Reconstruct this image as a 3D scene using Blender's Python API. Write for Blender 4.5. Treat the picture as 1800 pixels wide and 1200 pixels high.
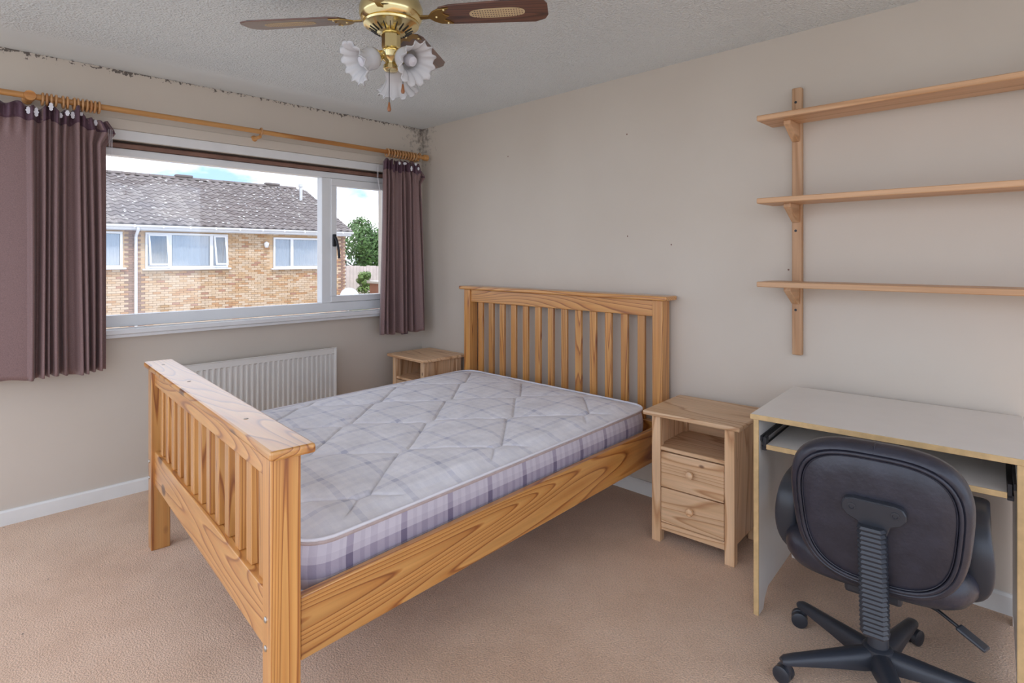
import bpy, bmesh, math, random
from math import sin, cos, pi, radians as R
from mathutils import Vector, Matrix
random.seed(7)
scene = bpy.context.scene
for o in list(bpy.data.objects): bpy.data.objects.remove(o)
col = scene.collection

# ------------------------------------------------------------------ camera
TH = R(44.45)
cam_d = bpy.data.cameras.new('camera'); cam = bpy.data.objects.new('camera', cam_d); col.objects.link(cam)
cam.location = (3.863, -2.875, 1.35)
cam.rotation_euler = (R(90), 0, TH)
cam_d.sensor_width = 36; cam_d.lens = 1010 / 1800 * 36
cam_d.shift_y = -(600 - 452.5) / 1800
cam_d.clip_start = 0.05; cam_d.clip_end = 400
scene.camera = cam

# ------------------------------------------------------------------ view, sky, sun
vs = scene.view_settings
vs.view_transform = 'Standard'; vs.look = 'None'; vs.gamma = 1; vs.use_curve_mapping = False
vs.exposure = 2.08

world = bpy.data.worlds.new('sky'); scene.world = world; world.use_nodes = True
wt = world.node_tree; wn = wt.nodes; wl = wt.links; wn.clear()
def N(t, k, **kw):
    n = t.nodes.new(k)
    for a, b in kw.items(): setattr(n, a, b)
    return n
def ramp(t, stops, interp='LINEAR'):
    n = t.nodes.new('ShaderNodeValToRGB'); n.color_ramp.interpolation = interp
    e = n.color_ramp.elements
    while len(e) < len(stops): e.new(0.5)
    for i, (p, c) in enumerate(stops):
        e[i].position = p; e[i].color = (c[0], c[1], c[2], 1) if not isinstance(c, (int, float)) else (c, c, c, 1)
    return n
tc = N(wt, 'ShaderNodeTexCoord'); sep = N(wt, 'ShaderNodeSeparateXYZ'); wl.new(tc.outputs['Generated'], sep.inputs[0])
grad = ramp(wt, [(0.0, (.36, .46, .60)), (0.10, (.24, .37, .60)), (0.35, (.17, .31, .58)), (1.0, (.13, .26, .56))])
wl.new(sep.outputs['Z'], grad.inputs[0])
mp = N(wt, 'ShaderNodeMapping'); mp.inputs['Scale'].default_value = (1, 1, 2.6); mp.inputs['Location'].default_value = (.3, .15, .1)
wl.new(tc.outputs['Generated'], mp.inputs['Vector'])
cn = N(wt, 'ShaderNodeTexNoise'); cn.inputs['Scale'].default_value = 4.2; cn.inputs['Detail'].default_value = 7; cn.inputs['Roughness'].default_value = .55
wl.new(mp.outputs[0], cn.inputs['Vector'])
cr = ramp(wt, [(.41, 0.0), (.53, 1.0)]); wl.new(cn.outputs[0], cr.inputs[0])
cn2 = N(wt, 'ShaderNodeTexNoise'); cn2.inputs['Scale'].default_value = 9; cn2.inputs['Detail'].default_value = 5
wl.new(mp.outputs[0], cn2.inputs['Vector'])
cc = ramp(wt, [(.3, (.66, .69, .76)), (.6, (.92, .93, .96))]); wl.new(cn2.outputs[0], cc.inputs[0])
mx = N(wt, 'ShaderNodeMixRGB'); wl.new(cr.outputs[0], mx.inputs[0]); wl.new(grad.outputs[0], mx.inputs[1]); wl.new(cc.outputs[0], mx.inputs[2])
bg = N(wt, 'ShaderNodeBackground'); bg.inputs[1].default_value = 0.66
wo = N(wt, 'ShaderNodeOutputWorld'); wl.new(mx.outputs[0], bg.inputs[0]); wl.new(bg.outputs[0], wo.inputs[0])

sun_d = bpy.data.lights.new('sun_offscreen', 'SUN'); sun_d.energy = .50; sun_d.angle = R(.6); sun_d.color = (1, .95, .86)
sun = bpy.data.objects.new('sun_offscreen', sun_d); col.objects.link(sun)
sun.rotation_euler = Vector((.52, -.13, .84)).to_track_quat('Z', 'Y').to_euler(); sun.location = (8, -6, 14)

# ------------------------------------------------------------------ helpers
def link(name, me, mat=None, parent=None):
    o = bpy.data.objects.new(name, me); col.objects.link(o)
    if mat is not None and not me.materials: me.materials.append(mat)
    if parent is not None: o.parent = parent
    return o
def tag(o, label, cat, group=None):
    o['label'] = label; o['category'] = cat
    if group: o['group'] = group
    return o
def struct(o): o['kind'] = 'structure'; return o
def thing(name, label, cat, loc=(0, 0, 0), rz=0, group=None):
    o = bpy.data.objects.new(name, None); col.objects.link(o); o.empty_display_size = .1
    o.location = loc; o.rotation_euler = (0, 0, rz)
    return tag(o, label, cat, group)
def tree_copy(o, parent=None):
    kids = list(o.children)
    n = o.copy(); col.objects.link(n); n.parent = parent
    for k in kids: tree_copy(k, n)
    return n
def bmdone(bm, smooth=False, angle=None):
    bmesh.ops.recalc_face_normals(bm, faces=bm.faces)
    me = bpy.data.meshes.new('mesh'); bm.to_mesh(me); bm.free()
    if smooth:
        for p in me.polygons: p.use_smooth = True
        if angle:
            try: me.set_sharp_from_angle(angle=R(angle))
            except Exception: pass
    return me
def addbox(bm, a, b, bev=0.0, seg=1, M=None):
    x0, y0, z0 = a; x1, y1, z1 = b
    vs_ = [bm.verts.new(v) for v in ((x0,y0,z0),(x1,y0,z0),(x1,y1,z0),(x0,y1,z0),(x0,y0,z1),(x1,y0,z1),(x1,y1,z1),(x0,y1,z1))]
    fs = [bm.faces.new([vs_[i] for i in f]) for f in ((3,2,1,0),(4,5,6,7),(0,1,5,4),(1,2,6,5),(2,3,7,6),(3,0,4,7))]
    if M is not None: bmesh.ops.transform(bm, matrix=M, verts=vs_)
    if bev:
        es = list({e for f in fs for e in f.edges})
        bmesh.ops.bevel(bm, geom=es, offset=bev, segments=seg, profile=.5, affect='EDGES', clamp_overlap=True)
def box(name, a, b, mat, parent=None, bev=.003, seg=1, M=None):
    bm = bmesh.new(); addbox(bm, a, b, bev, seg, M)
    return link(name, bmdone(bm), mat, parent)
def boxes(name, lst, mat, parent=None, bev=.003):
    bm = bmesh.new()
    for a, b in lst: addbox(bm, a, b, bev)
    return link(name, bmdone(bm), mat, parent)
def prism(name, pts, ax, d0, d1, mat, parent=None, bev=0, M=None):
    """polygon pts in the plane normal to axis ax, extruded from d0 to d1"""
    bm = bmesh.new()
    def P(p, d):
        return (d, p[0], p[1]) if ax == 'x' else (p[0], d, p[1]) if ax == 'y' else (p[0], p[1], d)
    A = [bm.verts.new(P(p, d0)) for p in pts]; B = [bm.verts.new(P(p, d1)) for p in pts]
    bm.faces.new(A); bm.faces.new(B[::-1]); n = len(pts)
    for i in range(n): bm.faces.new((A[i], B[i], B[(i+1) % n], A[(i+1) % n]))
    if bev:
        bmesh.ops.recalc_face_normals(bm, faces=bm.faces)
        bmesh.ops.bevel(bm, geom=list(bm.edges), offset=bev, segments=1, profile=.5, affect='EDGES', clamp_overlap=True)
    if M is not None: bmesh.ops.transform(bm, matrix=M, verts=bm.verts)
    return link(name, bmdone(bm), mat, parent)
def ringsmesh(rings, cap0=True, cap1=True, closed=False):
    n = len(rings[0]); V = [p for r in rings for p in r]; Fc = []
    m = len(rings)
    for i in range(m if closed else m - 1):
        j = (i + 1) % m
        for k in range(n): Fc.append((i*n+k, i*n+(k+1) % n, j*n+(k+1) % n, j*n+k))
    if not closed:
        if cap0: Fc.append(tuple(range(n-1, -1, -1)))
        if cap1: Fc.append(tuple((m-1)*n+k for k in range(n)))
    me = bpy.data.meshes.new('mesh'); me.from_pydata([tuple(v) for v in V], [], Fc); me.update()
    bm = bmesh.new(); bm.from_mesh(me); bmesh.ops.recalc_face_normals(bm, faces=bm.faces); bm.to_mesh(me); bm.free()
    return me
def smooth(me, ang=40):
    for p in me.polygons: p.use_smooth = True
    try: me.set_sharp_from_angle(angle=R(ang))
    except Exception: pass
    return me
def lathe(name, prof, mat, parent=None, n=24, M=None, ang=40):
    rings = [[Vector((r*cos(2*pi*k/n), r*sin(2*pi*k/n), z)) for k in range(n)] for r, z in prof]
    if M is not None: rings = [[M @ p for p in r] for r in rings]
    return link(name, smooth(ringsmesh(rings), ang), mat, parent)
def tube(name, pts, r, mat, parent=None, n=10, closed=False, ang=60):
    pts = [Vector(p) for p in pts]; m = len(pts); rings = []
    up = Vector((0, 0, 1)); prev = None
    for i, p in enumerate(pts):
        a = pts[(i-1) % m] if (closed or i > 0) else p; b = pts[(i+1) % m] if (closed or i < m-1) else p
        t = (b - a).normalized()
        if prev is None:
            u = t.cross(up)
            if u.length < 1e-3: u = t.cross(Vector((1, 0, 0)))
        else:
            u = prev - t * prev.dot(t)
        u.normalize(); prev = u; w = t.cross(u)
        rr = r[i] if isinstance(r, (list, tuple)) else r
        rings.append([p + rr*(cos(2*pi*k/n)*u + sin(2*pi*k/n)*w) for k in range(n)])
    return link(name, smooth(ringsmesh(rings, closed=closed), ang), mat, parent)
def grid(name, f, nu, nv, mat, parent=None, uv=None, sm=True, ang=None, thick=0):
    V = []; Fc = []
    for j in range(nv+1):
        for i in range(nu+1): V.append(tuple(f(i/nu, j/nv)))
    for j in range(nv):
        for i in range(nu):
            a = j*(nu+1)+i; Fc.append((a, a+1, a+nu+2, a+nu+1))
    me = bpy.data.meshes.new('mesh'); me.from_pydata(V, [], Fc); me.update()
    if uv:
        l = me.uv_layers.new(name='UVMap'); vi = [0]*len(me.loops); me.loops.foreach_get('vertex_index', vi)
        d = []
        for v in vi:
            q = uv((v % (nu+1))/nu, (v // (nu+1))/nv); d += [q[0], q[1]]
        l.data.foreach_set('uv', d)
    if sm: smooth(me, ang or 180)
    o = link(name, me, mat, parent)
    if thick:
        s = o.modifiers.new('thickness', 'SOLIDIFY'); s.thickness = thick; s.offset = 0
    return o

# ------------------------------------------------------------------ materials
def newmat(name):
    m = bpy.data.materials.new(name); m.use_nodes = True
    t = m.node_tree; b = t.nodes['Principled BSDF']
    return m, t, b
def flat(name, c, rough=.5, metal=0, var=.06, nscale=8, bump=0, bscale=60, spec=None, coat=0):
    m, t, b = newmat(name)
    tcn = N(t, 'ShaderNodeTexCoord'); n = N(t, 'ShaderNodeTexNoise'); n.inputs['Scale'].default_value = nscale; n.inputs['Detail'].default_value = 4
    t.links.new(tcn.outputs['Object'], n.inputs['Vector'])
    r = ramp(t, [(.3, [x*(1-var) for x in c]), (.7, [min(1, x*(1+var)) for x in c])]); t.links.new(n.outputs[0], r.inputs[0])
    t.links.new(r.outputs[0], b.inputs['Base Color'])
    b.inputs['Roughness'].default_value = rough; b.inputs['Metallic'].default_value = metal
    if spec is not None: b.inputs['Specular IOR Level'].default_value = spec
    if coat: b.inputs['Coat Weight'].default_value = coat; b.inputs['Coat Roughness'].default_value = .12
    if bump:
        n2 = N(t, 'ShaderNodeTexNoise'); n2.inputs['Scale'].default_value = bscale; n2.inputs['Detail'].default_value = 5
        t.links.new(tcn.outputs['Object'], n2.inputs['Vector'])
        bp = N(t, 'ShaderNodeBump'); bp.inputs['Strength'].default_value = bump; bp.inputs['Distance'].default_value = .004
        t.links.new(n2.outputs[0], bp.inputs['Height']); t.links.new(bp.outputs[0], b.inputs['Normal'])
    return m
def wood(name, axis, light, mid, dark, rough=.35, rings=9, scale=5.5, knots=True, stretch=.10, coat=0.0, knotscale=3.2):
    m, t, b = newmat(name); L = t.links
    tcn = N(t, 'ShaderNodeTexCoord'); oi = N(t, 'ShaderNodeObjectInfo')
    off = N(t, 'ShaderNodeVectorMath', operation='SCALE'); off.inputs[0].default_value = (7.3, 11.1, 5.7); L.new(oi.outputs['Random'], off.inputs['Scale'])
    ad = N(t, 'ShaderNodeVectorMath', operation='ADD'); L.new(tcn.outputs['Object'], ad.inputs[0]); L.new(off.outputs[0], ad.inputs[1])
    sc = [1, 1, 1]; sc['XYZ'.index(axis)] = stretch
    mpn = N(t, 'ShaderNodeMapping'); mpn.inputs['Scale'].default_value = sc; L.new(ad.outputs[0], mpn.inputs['Vector'])
    n = N(t, 'ShaderNodeTexNoise'); n.inputs['Scale'].default_value = scale; n.inputs['Detail'].default_value = 1.2; n.inputs['Roughness'].default_value = .35
    L.new(mpn.outputs[0], n.inputs['Vector'])
    mu = N(t, 'ShaderNodeMath', operation='MULTIPLY'); mu.inputs[1].default_value = rings; L.new(n.outputs[0], mu.inputs[0])
    fr = N(t, 'ShaderNodeMath', operation='FRACT'); L.new(mu.outputs[0], fr.inputs[0])
    rp = ramp(t, [(0, light), (.45, [(a+b)/2 for a, b in zip(light, mid)]), (.74, mid), (.88, dark), (.96, mid), (1, light)]); L.new(fr.outputs[0], rp.inputs[0])
    # fine fibres
    sc2 = [60, 60, 60]; sc2['XYZ'.index(axis)] = 2.0
    mp2 = N(t, 'ShaderNodeMapping'); mp2.inputs['Scale'].default_value = sc2; L.new(ad.outputs[0], mp2.inputs['Vector'])
    n2 = N(t, 'ShaderNodeTexNoise'); n2.inputs['Scale'].default_value = 1.6; n2.inputs['Detail'].default_value = 3; L.new(mp2.outputs[0], n2.inputs['Vector'])
    m1 = N(t, 'ShaderNodeMixRGB', blend_type='MULTIPLY'); m1.inputs[0].default_value = .55
    r2 = ramp(t, [(.3, .78), (.7, 1.12)]); L.new(n2.outputs[0], r2.inputs[0]); L.new(rp.outputs[0], m1.inputs[1]); L.new(r2.outputs[0], m1.inputs[2])
    outc = m1
    # board to board tone
    m3 = N(t, 'ShaderNodeMixRGB', blend_type='MULTIPLY'); m3.inputs[0].default_value = 1
    r3 = ramp(t, [(0, .86), (1, 1.1)]); L.new(oi.outputs['Random'], r3.inputs[0]); L.new(outc.outputs[0], m3.inputs[1]); L.new(r3.outputs[0], m3.inputs[2]); outc = m3
    if knots:
        sk = [1, 1, 1]; sk['XYZ'.index(axis)] = .55
        mp3 = N(t, 'ShaderNodeMapping'); mp3.inputs['Scale'].default_value = sk; L.new(ad.outputs[0], mp3.inputs['Vector'])
        v = N(t, 'ShaderNodeTexVoronoi'); v.inputs['Scale'].default_value = knotscale; v.inputs['Randomness'].default_value = 1; L.new(mp3.outputs[0], v.inputs['Vector'])
        rk = ramp(t, [(.0, 1.0), (.06, .8), (.085, 0.0)]); L.new(v.outputs['Distance'], rk.inputs[0])
        mk = N(t, 'ShaderNodeMixRGB'); mk.inputs[2].default_value = (dark[0]*.30, dark[1]*.25, dark[2]*.3, 1)
        L.new(rk.outputs[0], mk.inputs[0]); L.new(outc.outputs[0], mk.inputs[1]); outc = mk
    L.new(outc.outputs[0], b.inputs['Base Color']); b.inputs['Roughness'].default_value = rough
    if coat: b.inputs['Coat Weight'].default_value = coat; b.inputs['Coat Roughness'].default_value = .28
    bp = N(t, 'ShaderNodeBump'); bp.inputs['Strength'].default_value = .12; bp.inputs['Distance'].default_value = .001
    L.new(fr.outputs[0], bp.inputs['Height']); L.new(bp.outputs[0], b.inputs['Normal'])
    return m

PINE = ((.66, .325, .09), (.54, .22, .048), (.27, .075, .012))
pine = {a: wood('honey_pine_' + a, a, *PINE, rough=.36, coat=.9, rings=24 if a != 'Z' else 20, scale=5.5 if a != 'Z' else 11, stretch=.10 if a != 'Z' else .03) for a in 'XYZ'}
PALE = ((.78, .53, .325), (.71, .45, .25), (.50, .26, .125))
pale = {a: wood('pale_pine_' + a, a, *PALE, rough=.42, knotscale=7.5, rings=14) for a in 'XYZ'}
SHW = ((.66, .40, .225), (.60, .345, .18), (.50, .26, .12))
shw = {a: wood('shelf_wood_' + a, a, *SHW, rough=.45, rings=6, knots=False, stretch=.06) for a in 'XYZ'}
POLE = ((.62, .31, .10), (.55, .25, .07), (.42, .16, .04))
polew = wood('pole_wood', 'Y', *POLE, rough=.4, rings=3, knots=False)
ringw = wood('ring_wood', 'Z', (.60, .33, .15), (.52, .26, .10), (.4, .17, .06), rough=.45, rings=3, knots=False)
bladew = wood('dark_blade_wood', 'X', (.155, .058, .030), (.09, .030, .016), (.030, .010, .007), rough=.30, rings=14, knots=False, stretch=.05, scale=9, coat=1.0)
beech_edge = flat('beech_edging', (.62, .42, .20), .45, var=.12, nscale=30)
laminate = flat('cream_laminate', (.74, .70, .65), .38, var=.02)
white_paint = flat('white_gloss_paint', (.74, .73, .72), .30, var=.03)
upvc = flat('white_upvc', (.74, .74, .74), .28, var=.02)
skirt_paint = flat('skirting_paint', (.76, .75, .72), .4, var=.04)
rad_paint = flat('radiator_enamel', (.74, .71, .66), .35, var=.03)
brown_strip = flat('brown_timber_strip', (.20, .10, .07), .55, var=.2)
brass = flat('polished_brass', (.80, .66, .34), .16, metal=1, var=.08)
brass_d = flat('antique_brass', (.36, .23, .08), .28, metal=1, var=.2)
dark_metal = flat('dark_metal', (.04, .04, .045), .4, metal=.7)
steel = flat('steel', (.55, .56, .55), .3, metal=1)
plastic = flat('black_plastic', (.030, .033, .042), .38, var=.15, bump=.05, bscale=300)
leather = flat('black_leather', (.026, .026, .038), .36, var=.25, nscale=20, bump=.25, bscale=70)
piping_m = flat('mattress_piping', (.74, .72, .76), .6)
tape_m = flat('mattress_tape', (.50, .40, .38), .8, var=.1, nscale=40)
cane = flat('woven_cane', (.60, .46, .27), .6, var=.1)
knob_red = flat('wooden_bob', (.30, .11, .035), .35)
white_tape = flat('white_heading_tape', (.72, .70, .74), .8)
thread = flat('white_thread', (.75, .73, .76), .8)

def wall_material():
    m, t, b = newmat('cream_wall_paint'); L = t.links
    tcn = N(t, 'ShaderNodeTexCoord'); n = N(t, 'ShaderNodeTexNoise'); n.inputs['Scale'].default_value = 1.4; n.inputs['Detail'].default_value = 5
    L.new(tcn.outputs['Object'], n.inputs['Vector'])
    r = ramp(t, [(.3, (.575, .50, .42)), (.7, (.615, .545, .465))]); L.new(n.outputs[0], r.inputs[0])
    # mould specks along the top of the wall, thickest in the corner
    sp = N(t, 'ShaderNodeSeparateXYZ'); L.new(tcn.outputs['Object'], sp.inputs[0])
    zr = N(t, 'ShaderNodeMapRange'); zr.inputs[1].default_value = 2.355; zr.inputs[2].default_value = 2.405; L.new(sp.outputs['Z'], zr.inputs[0])
    xr = N(t, 'ShaderNodeMapRange'); xr.inputs[1].default_value = .42; xr.inputs[2].default_value = .02; L.new(sp.outputs['X'], xr.inputs[0])
    mu = N(t, 'ShaderNodeMath', operation='MULTIPLY'); L.new(zr.outputs[0], mu.inputs[0]); L.new(xr.outputs[0], mu.inputs[1])
    n2 = N(t, 'ShaderNodeTexNoise'); n2.inputs['Scale'].default_value = 42; n2.inputs['Detail'].default_value = 6; n2.inputs['Roughness'].default_value = .65; L.new(tcn.outputs['Object'], n2.inputs['Vector'])
    n3 = N(t, 'ShaderNodeTexNoise'); n3.inputs['Scale'].default_value = 3.2; n3.inputs['Detail'].default_value = 2; L.new(tcn.outputs['Object'], n3.inputs['Vector'])
    a1 = N(t, 'ShaderNodeMath', operation='MULTIPLY_ADD'); a1.inputs[1].default_value = .30; L.new(mu.outputs[0], a1.inputs[0]); L.new(n2.outputs[0], a1.inputs[2])
    a2 = N(t, 'ShaderNodeMath', operation='MULTIPLY_ADD'); a2.inputs[1].default_value = .35; L.new(n3.outputs[0], a2.inputs[0]); L.new(a1.outputs[0], a2.inputs[2])
    th = ramp(t, [(.97, 0.0), (1.03, .9)]); L.new(a2.outputs[0], th.inputs[0])
    g = N(t, 'ShaderNodeMath', operation='MULTIPLY'); g2 = N(t, 'ShaderNodeMath', operation='GREATER_THAN'); g2.inputs[1].default_value = .02
    L.new(mu.outputs[0], g2.inputs[0]); L.new(th.outputs[0], g.inputs[0]); L.new(g2.outputs[0], g.inputs[1])
    # blotchy mould down the corner itself
    ny = N(t, 'ShaderNodeMath', operation='MULTIPLY'); ny.inputs[1].default_value = -1; L.new(sp.outputs['Y'], ny.inputs[0])
    mxy = N(t, 'ShaderNodeMath', operation='MAXIMUM'); L.new(sp.outputs['X'], mxy.inputs[0]); L.new(ny.outputs[0], mxy.inputs[1])
    c1 = N(t, 'ShaderNodeMapRange'); c1.inputs[1].default_value = .22; c1.inputs[2].default_value = .0; L.new(mxy.outputs[0], c1.inputs[0])
    c2 = N(t, 'ShaderNodeMapRange'); c2.inputs[1].default_value = 2.02; c2.inputs[2].default_value = 2.41; L.new(sp.outputs['Z'], c2.inputs[0])
    c3 = N(t, 'ShaderNodeMath', operation='MULTIPLY'); L.new(c1.outputs[0], c3.inputs[0]); L.new(c2.outputs[0], c3.inputs[1])
    n6 = N(t, 'ShaderNodeTexNoise'); n6.inputs['Scale'].default_value = 24; n6.inputs['Detail'].default_value = 7; n6.inputs['Roughness'].default_value = .65; L.new(tcn.outputs['Object'], n6.inputs['Vector'])
    c4 = N(t, 'ShaderNodeMath', operation='MULTIPLY_ADD'); c4.inputs[1].default_value = .30; L.new(c3.outputs[0], c4.inputs[0]); L.new(n6.outputs[0], c4.inputs[2])
    c5 = ramp(t, [(.60, 0.0), (.84, .8)]); L.new(c4.outputs[0], c5.inputs[0])
    c6 = N(t, 'ShaderNodeMath', operation='GREATER_THAN'); c6.inputs[1].default_value = .01; L.new(c3.outputs[0], c6.inputs[0])
    c7 = N(t, 'ShaderNodeMath', operation='MULTIPLY'); L.new(c5.outputs[0], c7.inputs[0]); L.new(c6.outputs[0], c7.inputs[1])
    gm = N(t, 'ShaderNodeMath', operation='MAXIMUM'); L.new(g.outputs[0], gm.inputs[0]); L.new(c7.outputs[0], gm.inputs[1]); g = gm
    mxx = N(t, 'ShaderNodeMixRGB'); mxx.inputs[2].default_value = (.075, .055, .045, 1)
    L.new(g.outputs[0], mxx.inputs[0]); L.new(r.outputs[0], mxx.inputs[1]); L.new(mxx.outputs[0], b.inputs['Base Color'])
    b.inputs['Roughness'].default_value = .55
    n4 = N(t, 'ShaderNodeTexNoise'); n4.inputs['Scale'].default_value = 60; n4.inputs['Detail'].default_value = 6; L.new(tcn.outputs['Object'], n4.inputs['Vector'])
    bp = N(t, 'ShaderNodeBump'); bp.inputs['Strength'].default_value = .06; bp.inputs['Distance'].default_value = .004; L.new(n4.outputs[0], bp.inputs['Height']); L.new(bp.outputs[0], b.inputs['Normal'])
    return m
wall_m = wall_material()
def ceiling_material():
    m, t, b = newmat('stippled_ceiling'); L = t.links
    tcn = N(t, 'ShaderNodeTexCoord'); sp = N(t, 'ShaderNodeSeparateXYZ'); L.new(tcn.outputs['Object'], sp.inputs[0])
    b.inputs['Base Color'].default_value = (.58, .58, .57, 1); b.inputs['Roughness'].default_value = .6
    n = N(t, 'ShaderNodeTexNoise'); n.inputs['Scale'].default_value = 75; n.inputs['Detail'].default_value = 3; n.inputs['Roughness'].default_value = .6; L.new(tcn.outputs['Object'], n.inputs['Vector'])
    v = N(t, 'ShaderNodeTexVoronoi'); v.inputs['Scale'].default_value = 105; L.new(tcn.outputs['Object'], v.inputs['Vector'])
    s = N(t, 'ShaderNodeMath', operation='ADD'); L.new(n.outputs[0], s.inputs[0]); L.new(v.outputs[0], s.inputs[1])
    # smooth band beside the window wall
    xr = N(t, 'ShaderNodeMapRange'); xr.inputs[1].default_value = .30; xr.inputs[2].default_value = .42; L.new(sp.outputs['X'], xr.inputs[0])
    mu = N(t, 'ShaderNodeMath', operation='MULTIPLY'); L.new(s.outputs[0], mu.inputs[0]); L.new(xr.outputs[0], mu.inputs[1])
    bp = N(t, 'ShaderNodeBump'); bp.inputs['Strength'].default_value = .8; bp.inputs['Distance'].default_value = .008; L.new(mu.outputs[0], bp.inputs['Height']); L.new(bp.outputs[0], b.inputs['Normal'])
    # soot and mould
    n2 = N(t, 'ShaderNodeTexNoise'); n2.inputs['Scale'].default_value = 30; n2.inputs['Detail'].default_value = 6; n2.inputs['Roughness'].default_value = .7; L.new(tcn.outputs['Object'], n2.inputs['Vector'])
    x2 = N(t, 'ShaderNodeMapRange'); x2.inputs[1].default_value = .035; x2.inputs[2].default_value = .0; L.new(sp.outputs['X'], x2.inputs[0])
    ma = N(t, 'ShaderNodeMath', operation='MULTIPLY_ADD'); ma.inputs[1].default_value = .2; L.new(x2.outputs[0], ma.inputs[0]); L.new(n2.outputs[0], ma.inputs[2])
    th = ramp(t, [(.68, 0.0), (.76, .8)]); L.new(ma.outputs[0], th.inputs[0])
    g2 = N(t, 'ShaderNodeMath', operation='GREATER_THAN'); g2.inputs[1].default_value = .02; L.new(x2.outputs[0], g2.inputs[0])
    g = N(t, 'ShaderNodeMath', operation='MULTIPLY'); L.new(th.outputs[0], g.inputs[0]); L.new(g2.outputs[0], g.inputs[1])
    n5 = N(t, 'ShaderNodeTexNoise'); n5.inputs['Scale'].default_value = 1.1; n5.inputs['Detail'].default_value = 3; L.new(tcn.outputs['Object'], n5.inputs['Vector'])
    r5 = ramp(t, [(.35, (.71, .735, .725)), (.65, (.765, .79, .775))]); L.new(n5.outputs[0], r5.inputs[0])
    mxx = N(t, 'ShaderNodeMixRGB'); mxx.inputs[2].default_value = (.05, .045, .05, 1)
    L.new(g.outputs[0], mxx.inputs[0]); L.new(r5.outputs[0], mxx.inputs[1]); L.new(mxx.outputs[0], b.inputs['Base Color'])
    return m
ceil_m = ceiling_material()
def carpet_material():
    m, t, b = newmat('tan_carpet'); L = t.links
    tcn = N(t, 'ShaderNodeTexCoord')
    n = N(t, 'ShaderNodeTexNoise'); n.inputs['Scale'].default_value = 1.6; n.inputs['Detail'].default_value = 6; n.inputs['Roughness'].default_value = .62; L.new(tcn.outputs['Object'], n.inputs['Vector'])
    r = ramp(t, [(.30, (.56, .365, .24)), (.5, (.68, .465, .32)), (.72, (.76, .545, .39))]); L.new(n.outputs[0], r.inputs[0])
    n2 = N(t, 'ShaderNodeTexNoise'); n2.inputs['Scale'].default_value = 170; n2.inputs['Detail'].default_value = 3; L.new(tcn.outputs['Object'], n2.inputs['Vector'])
    r2 = ramp(t, [(.3, .74), (.7, 1.26)]); L.new(n2.outputs[0], r2.inputs[0])
    m1 = N(t, 'ShaderNodeMixRGB', blend_type='MULTIPLY'); m1.inputs[0].default_value = .8; L.new(r.outputs[0], m1.inputs[1]); L.new(r2.outputs[0], m1.inputs[2])
    # small dark bits and stains
    v = N(t, 'ShaderNodeTexVoronoi'); v.inputs['Scale'].default_value = 5.5; L.new(tcn.outputs['Object'], v.inputs['Vector'])
    rv = ramp(t, [(.0, .85), (.022, .7), (.034, 0.0)]); L.new(v.outputs['Distance'], rv.inputs[0])
    m2 = N(t, 'ShaderNodeMixRGB'); m2.inputs[2].default_value = (.05, .035, .03, 1); L.new(rv.outputs[0], m2.inputs[0]); L.new(m1.outputs[0], m2.inputs[1])
    L.new(m2.outputs[0], b.inputs['Base Color']); b.inputs['Roughness'].default_value = .95; b.inputs['Specular IOR Level'].default_value = .15
    b.inputs['Sheen Weight'].default_value = .25
    bp = N(t, 'ShaderNodeBump'); bp.inputs['Strength'].default_value = .8; bp.inputs['Distance'].default_value = .008; L.new(n2.outputs[0], bp.inputs['Height']); L.new(bp.outputs[0], b.inputs['Normal'])
    return m
carpet_m = carpet_material()
def glass_material(name, gloss=.07, tint=(1, 1, 1)):
    m = bpy.data.materials.new(name); m.use_nodes = True; t = m.node_tree; t.nodes.clear(); L = t.links
    tr = N(t, 'ShaderNodeBsdfTransparent'); tr.inputs[0].default_value = (*tint, 1); g = N(t, 'ShaderNodeBsdfGlossy'); g.inputs['Roughness'].default_value = .02
    mxx = N(t, 'ShaderNodeMixShader'); mxx.inputs[0].default_value = gloss; o = N(t, 'ShaderNodeOutputMaterial')
    L.new(tr.outputs[0], mxx.inputs[1]); L.new(g.outputs[0], mxx.inputs[2]); L.new(mxx.outputs[0], o.inputs[0]); return m
pane_m = glass_material('window_glass', .05)
house_glass = glass_material('house_glass', .10, (.9, .93, .96))
def cloth_material(name, c, trans=.12):
    m = bpy.data.materials.new(name); m.use_nodes = True; t = m.node_tree; L = t.links; b = t.nodes['Principled BSDF']; out = t.nodes['Material Output']
    tcn = N(t, 'ShaderNodeTexCoord'); n = N(t, 'ShaderNodeTexNoise'); n.inputs['Scale'].default_value = 260; n.inputs['Detail'].default_value = 2; L.new(tcn.outputs['Object'], n.inputs['Vector'])
    r = ramp(t, [(.3, [x*.82 for x in c]), (.7, [x*1.18 for x in c])]); L.new(n.outputs[0], r.inputs[0]); L.new(r.outputs[0], b.inputs['Base Color'])
    b.inputs['Roughness'].default_value = .62; b.inputs['Sheen Weight'].default_value = .35; b.inputs['Sheen Roughness'].default_value = .4
    tl = N(t, 'ShaderNodeBsdfTranslucent'); tl.inputs[0].default_value = (c[0]*1.1, c[1]*1.1, c[2]*1.3, 1)
    mxx = N(t, 'ShaderNodeMixShader'); mxx.inputs[0].default_value = trans
    L.new(b.outputs[0], mxx.inputs[1]); L.new(tl.outputs[0], mxx.inputs[2]); L.new(mxx.outputs[0], out.inputs[0]); return m
curtain_m = cloth_material('brown_curtain_cloth', (.25, .15, .14))
band_m = cloth_material('plum_curtain_band', (.10, .045, .065), .06)
lining_m = cloth_material('curtain_lining', (.5, .45, .47), .3)
net_m = cloth_material('net_curtain', (.78, .78, .80), .25)
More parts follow.
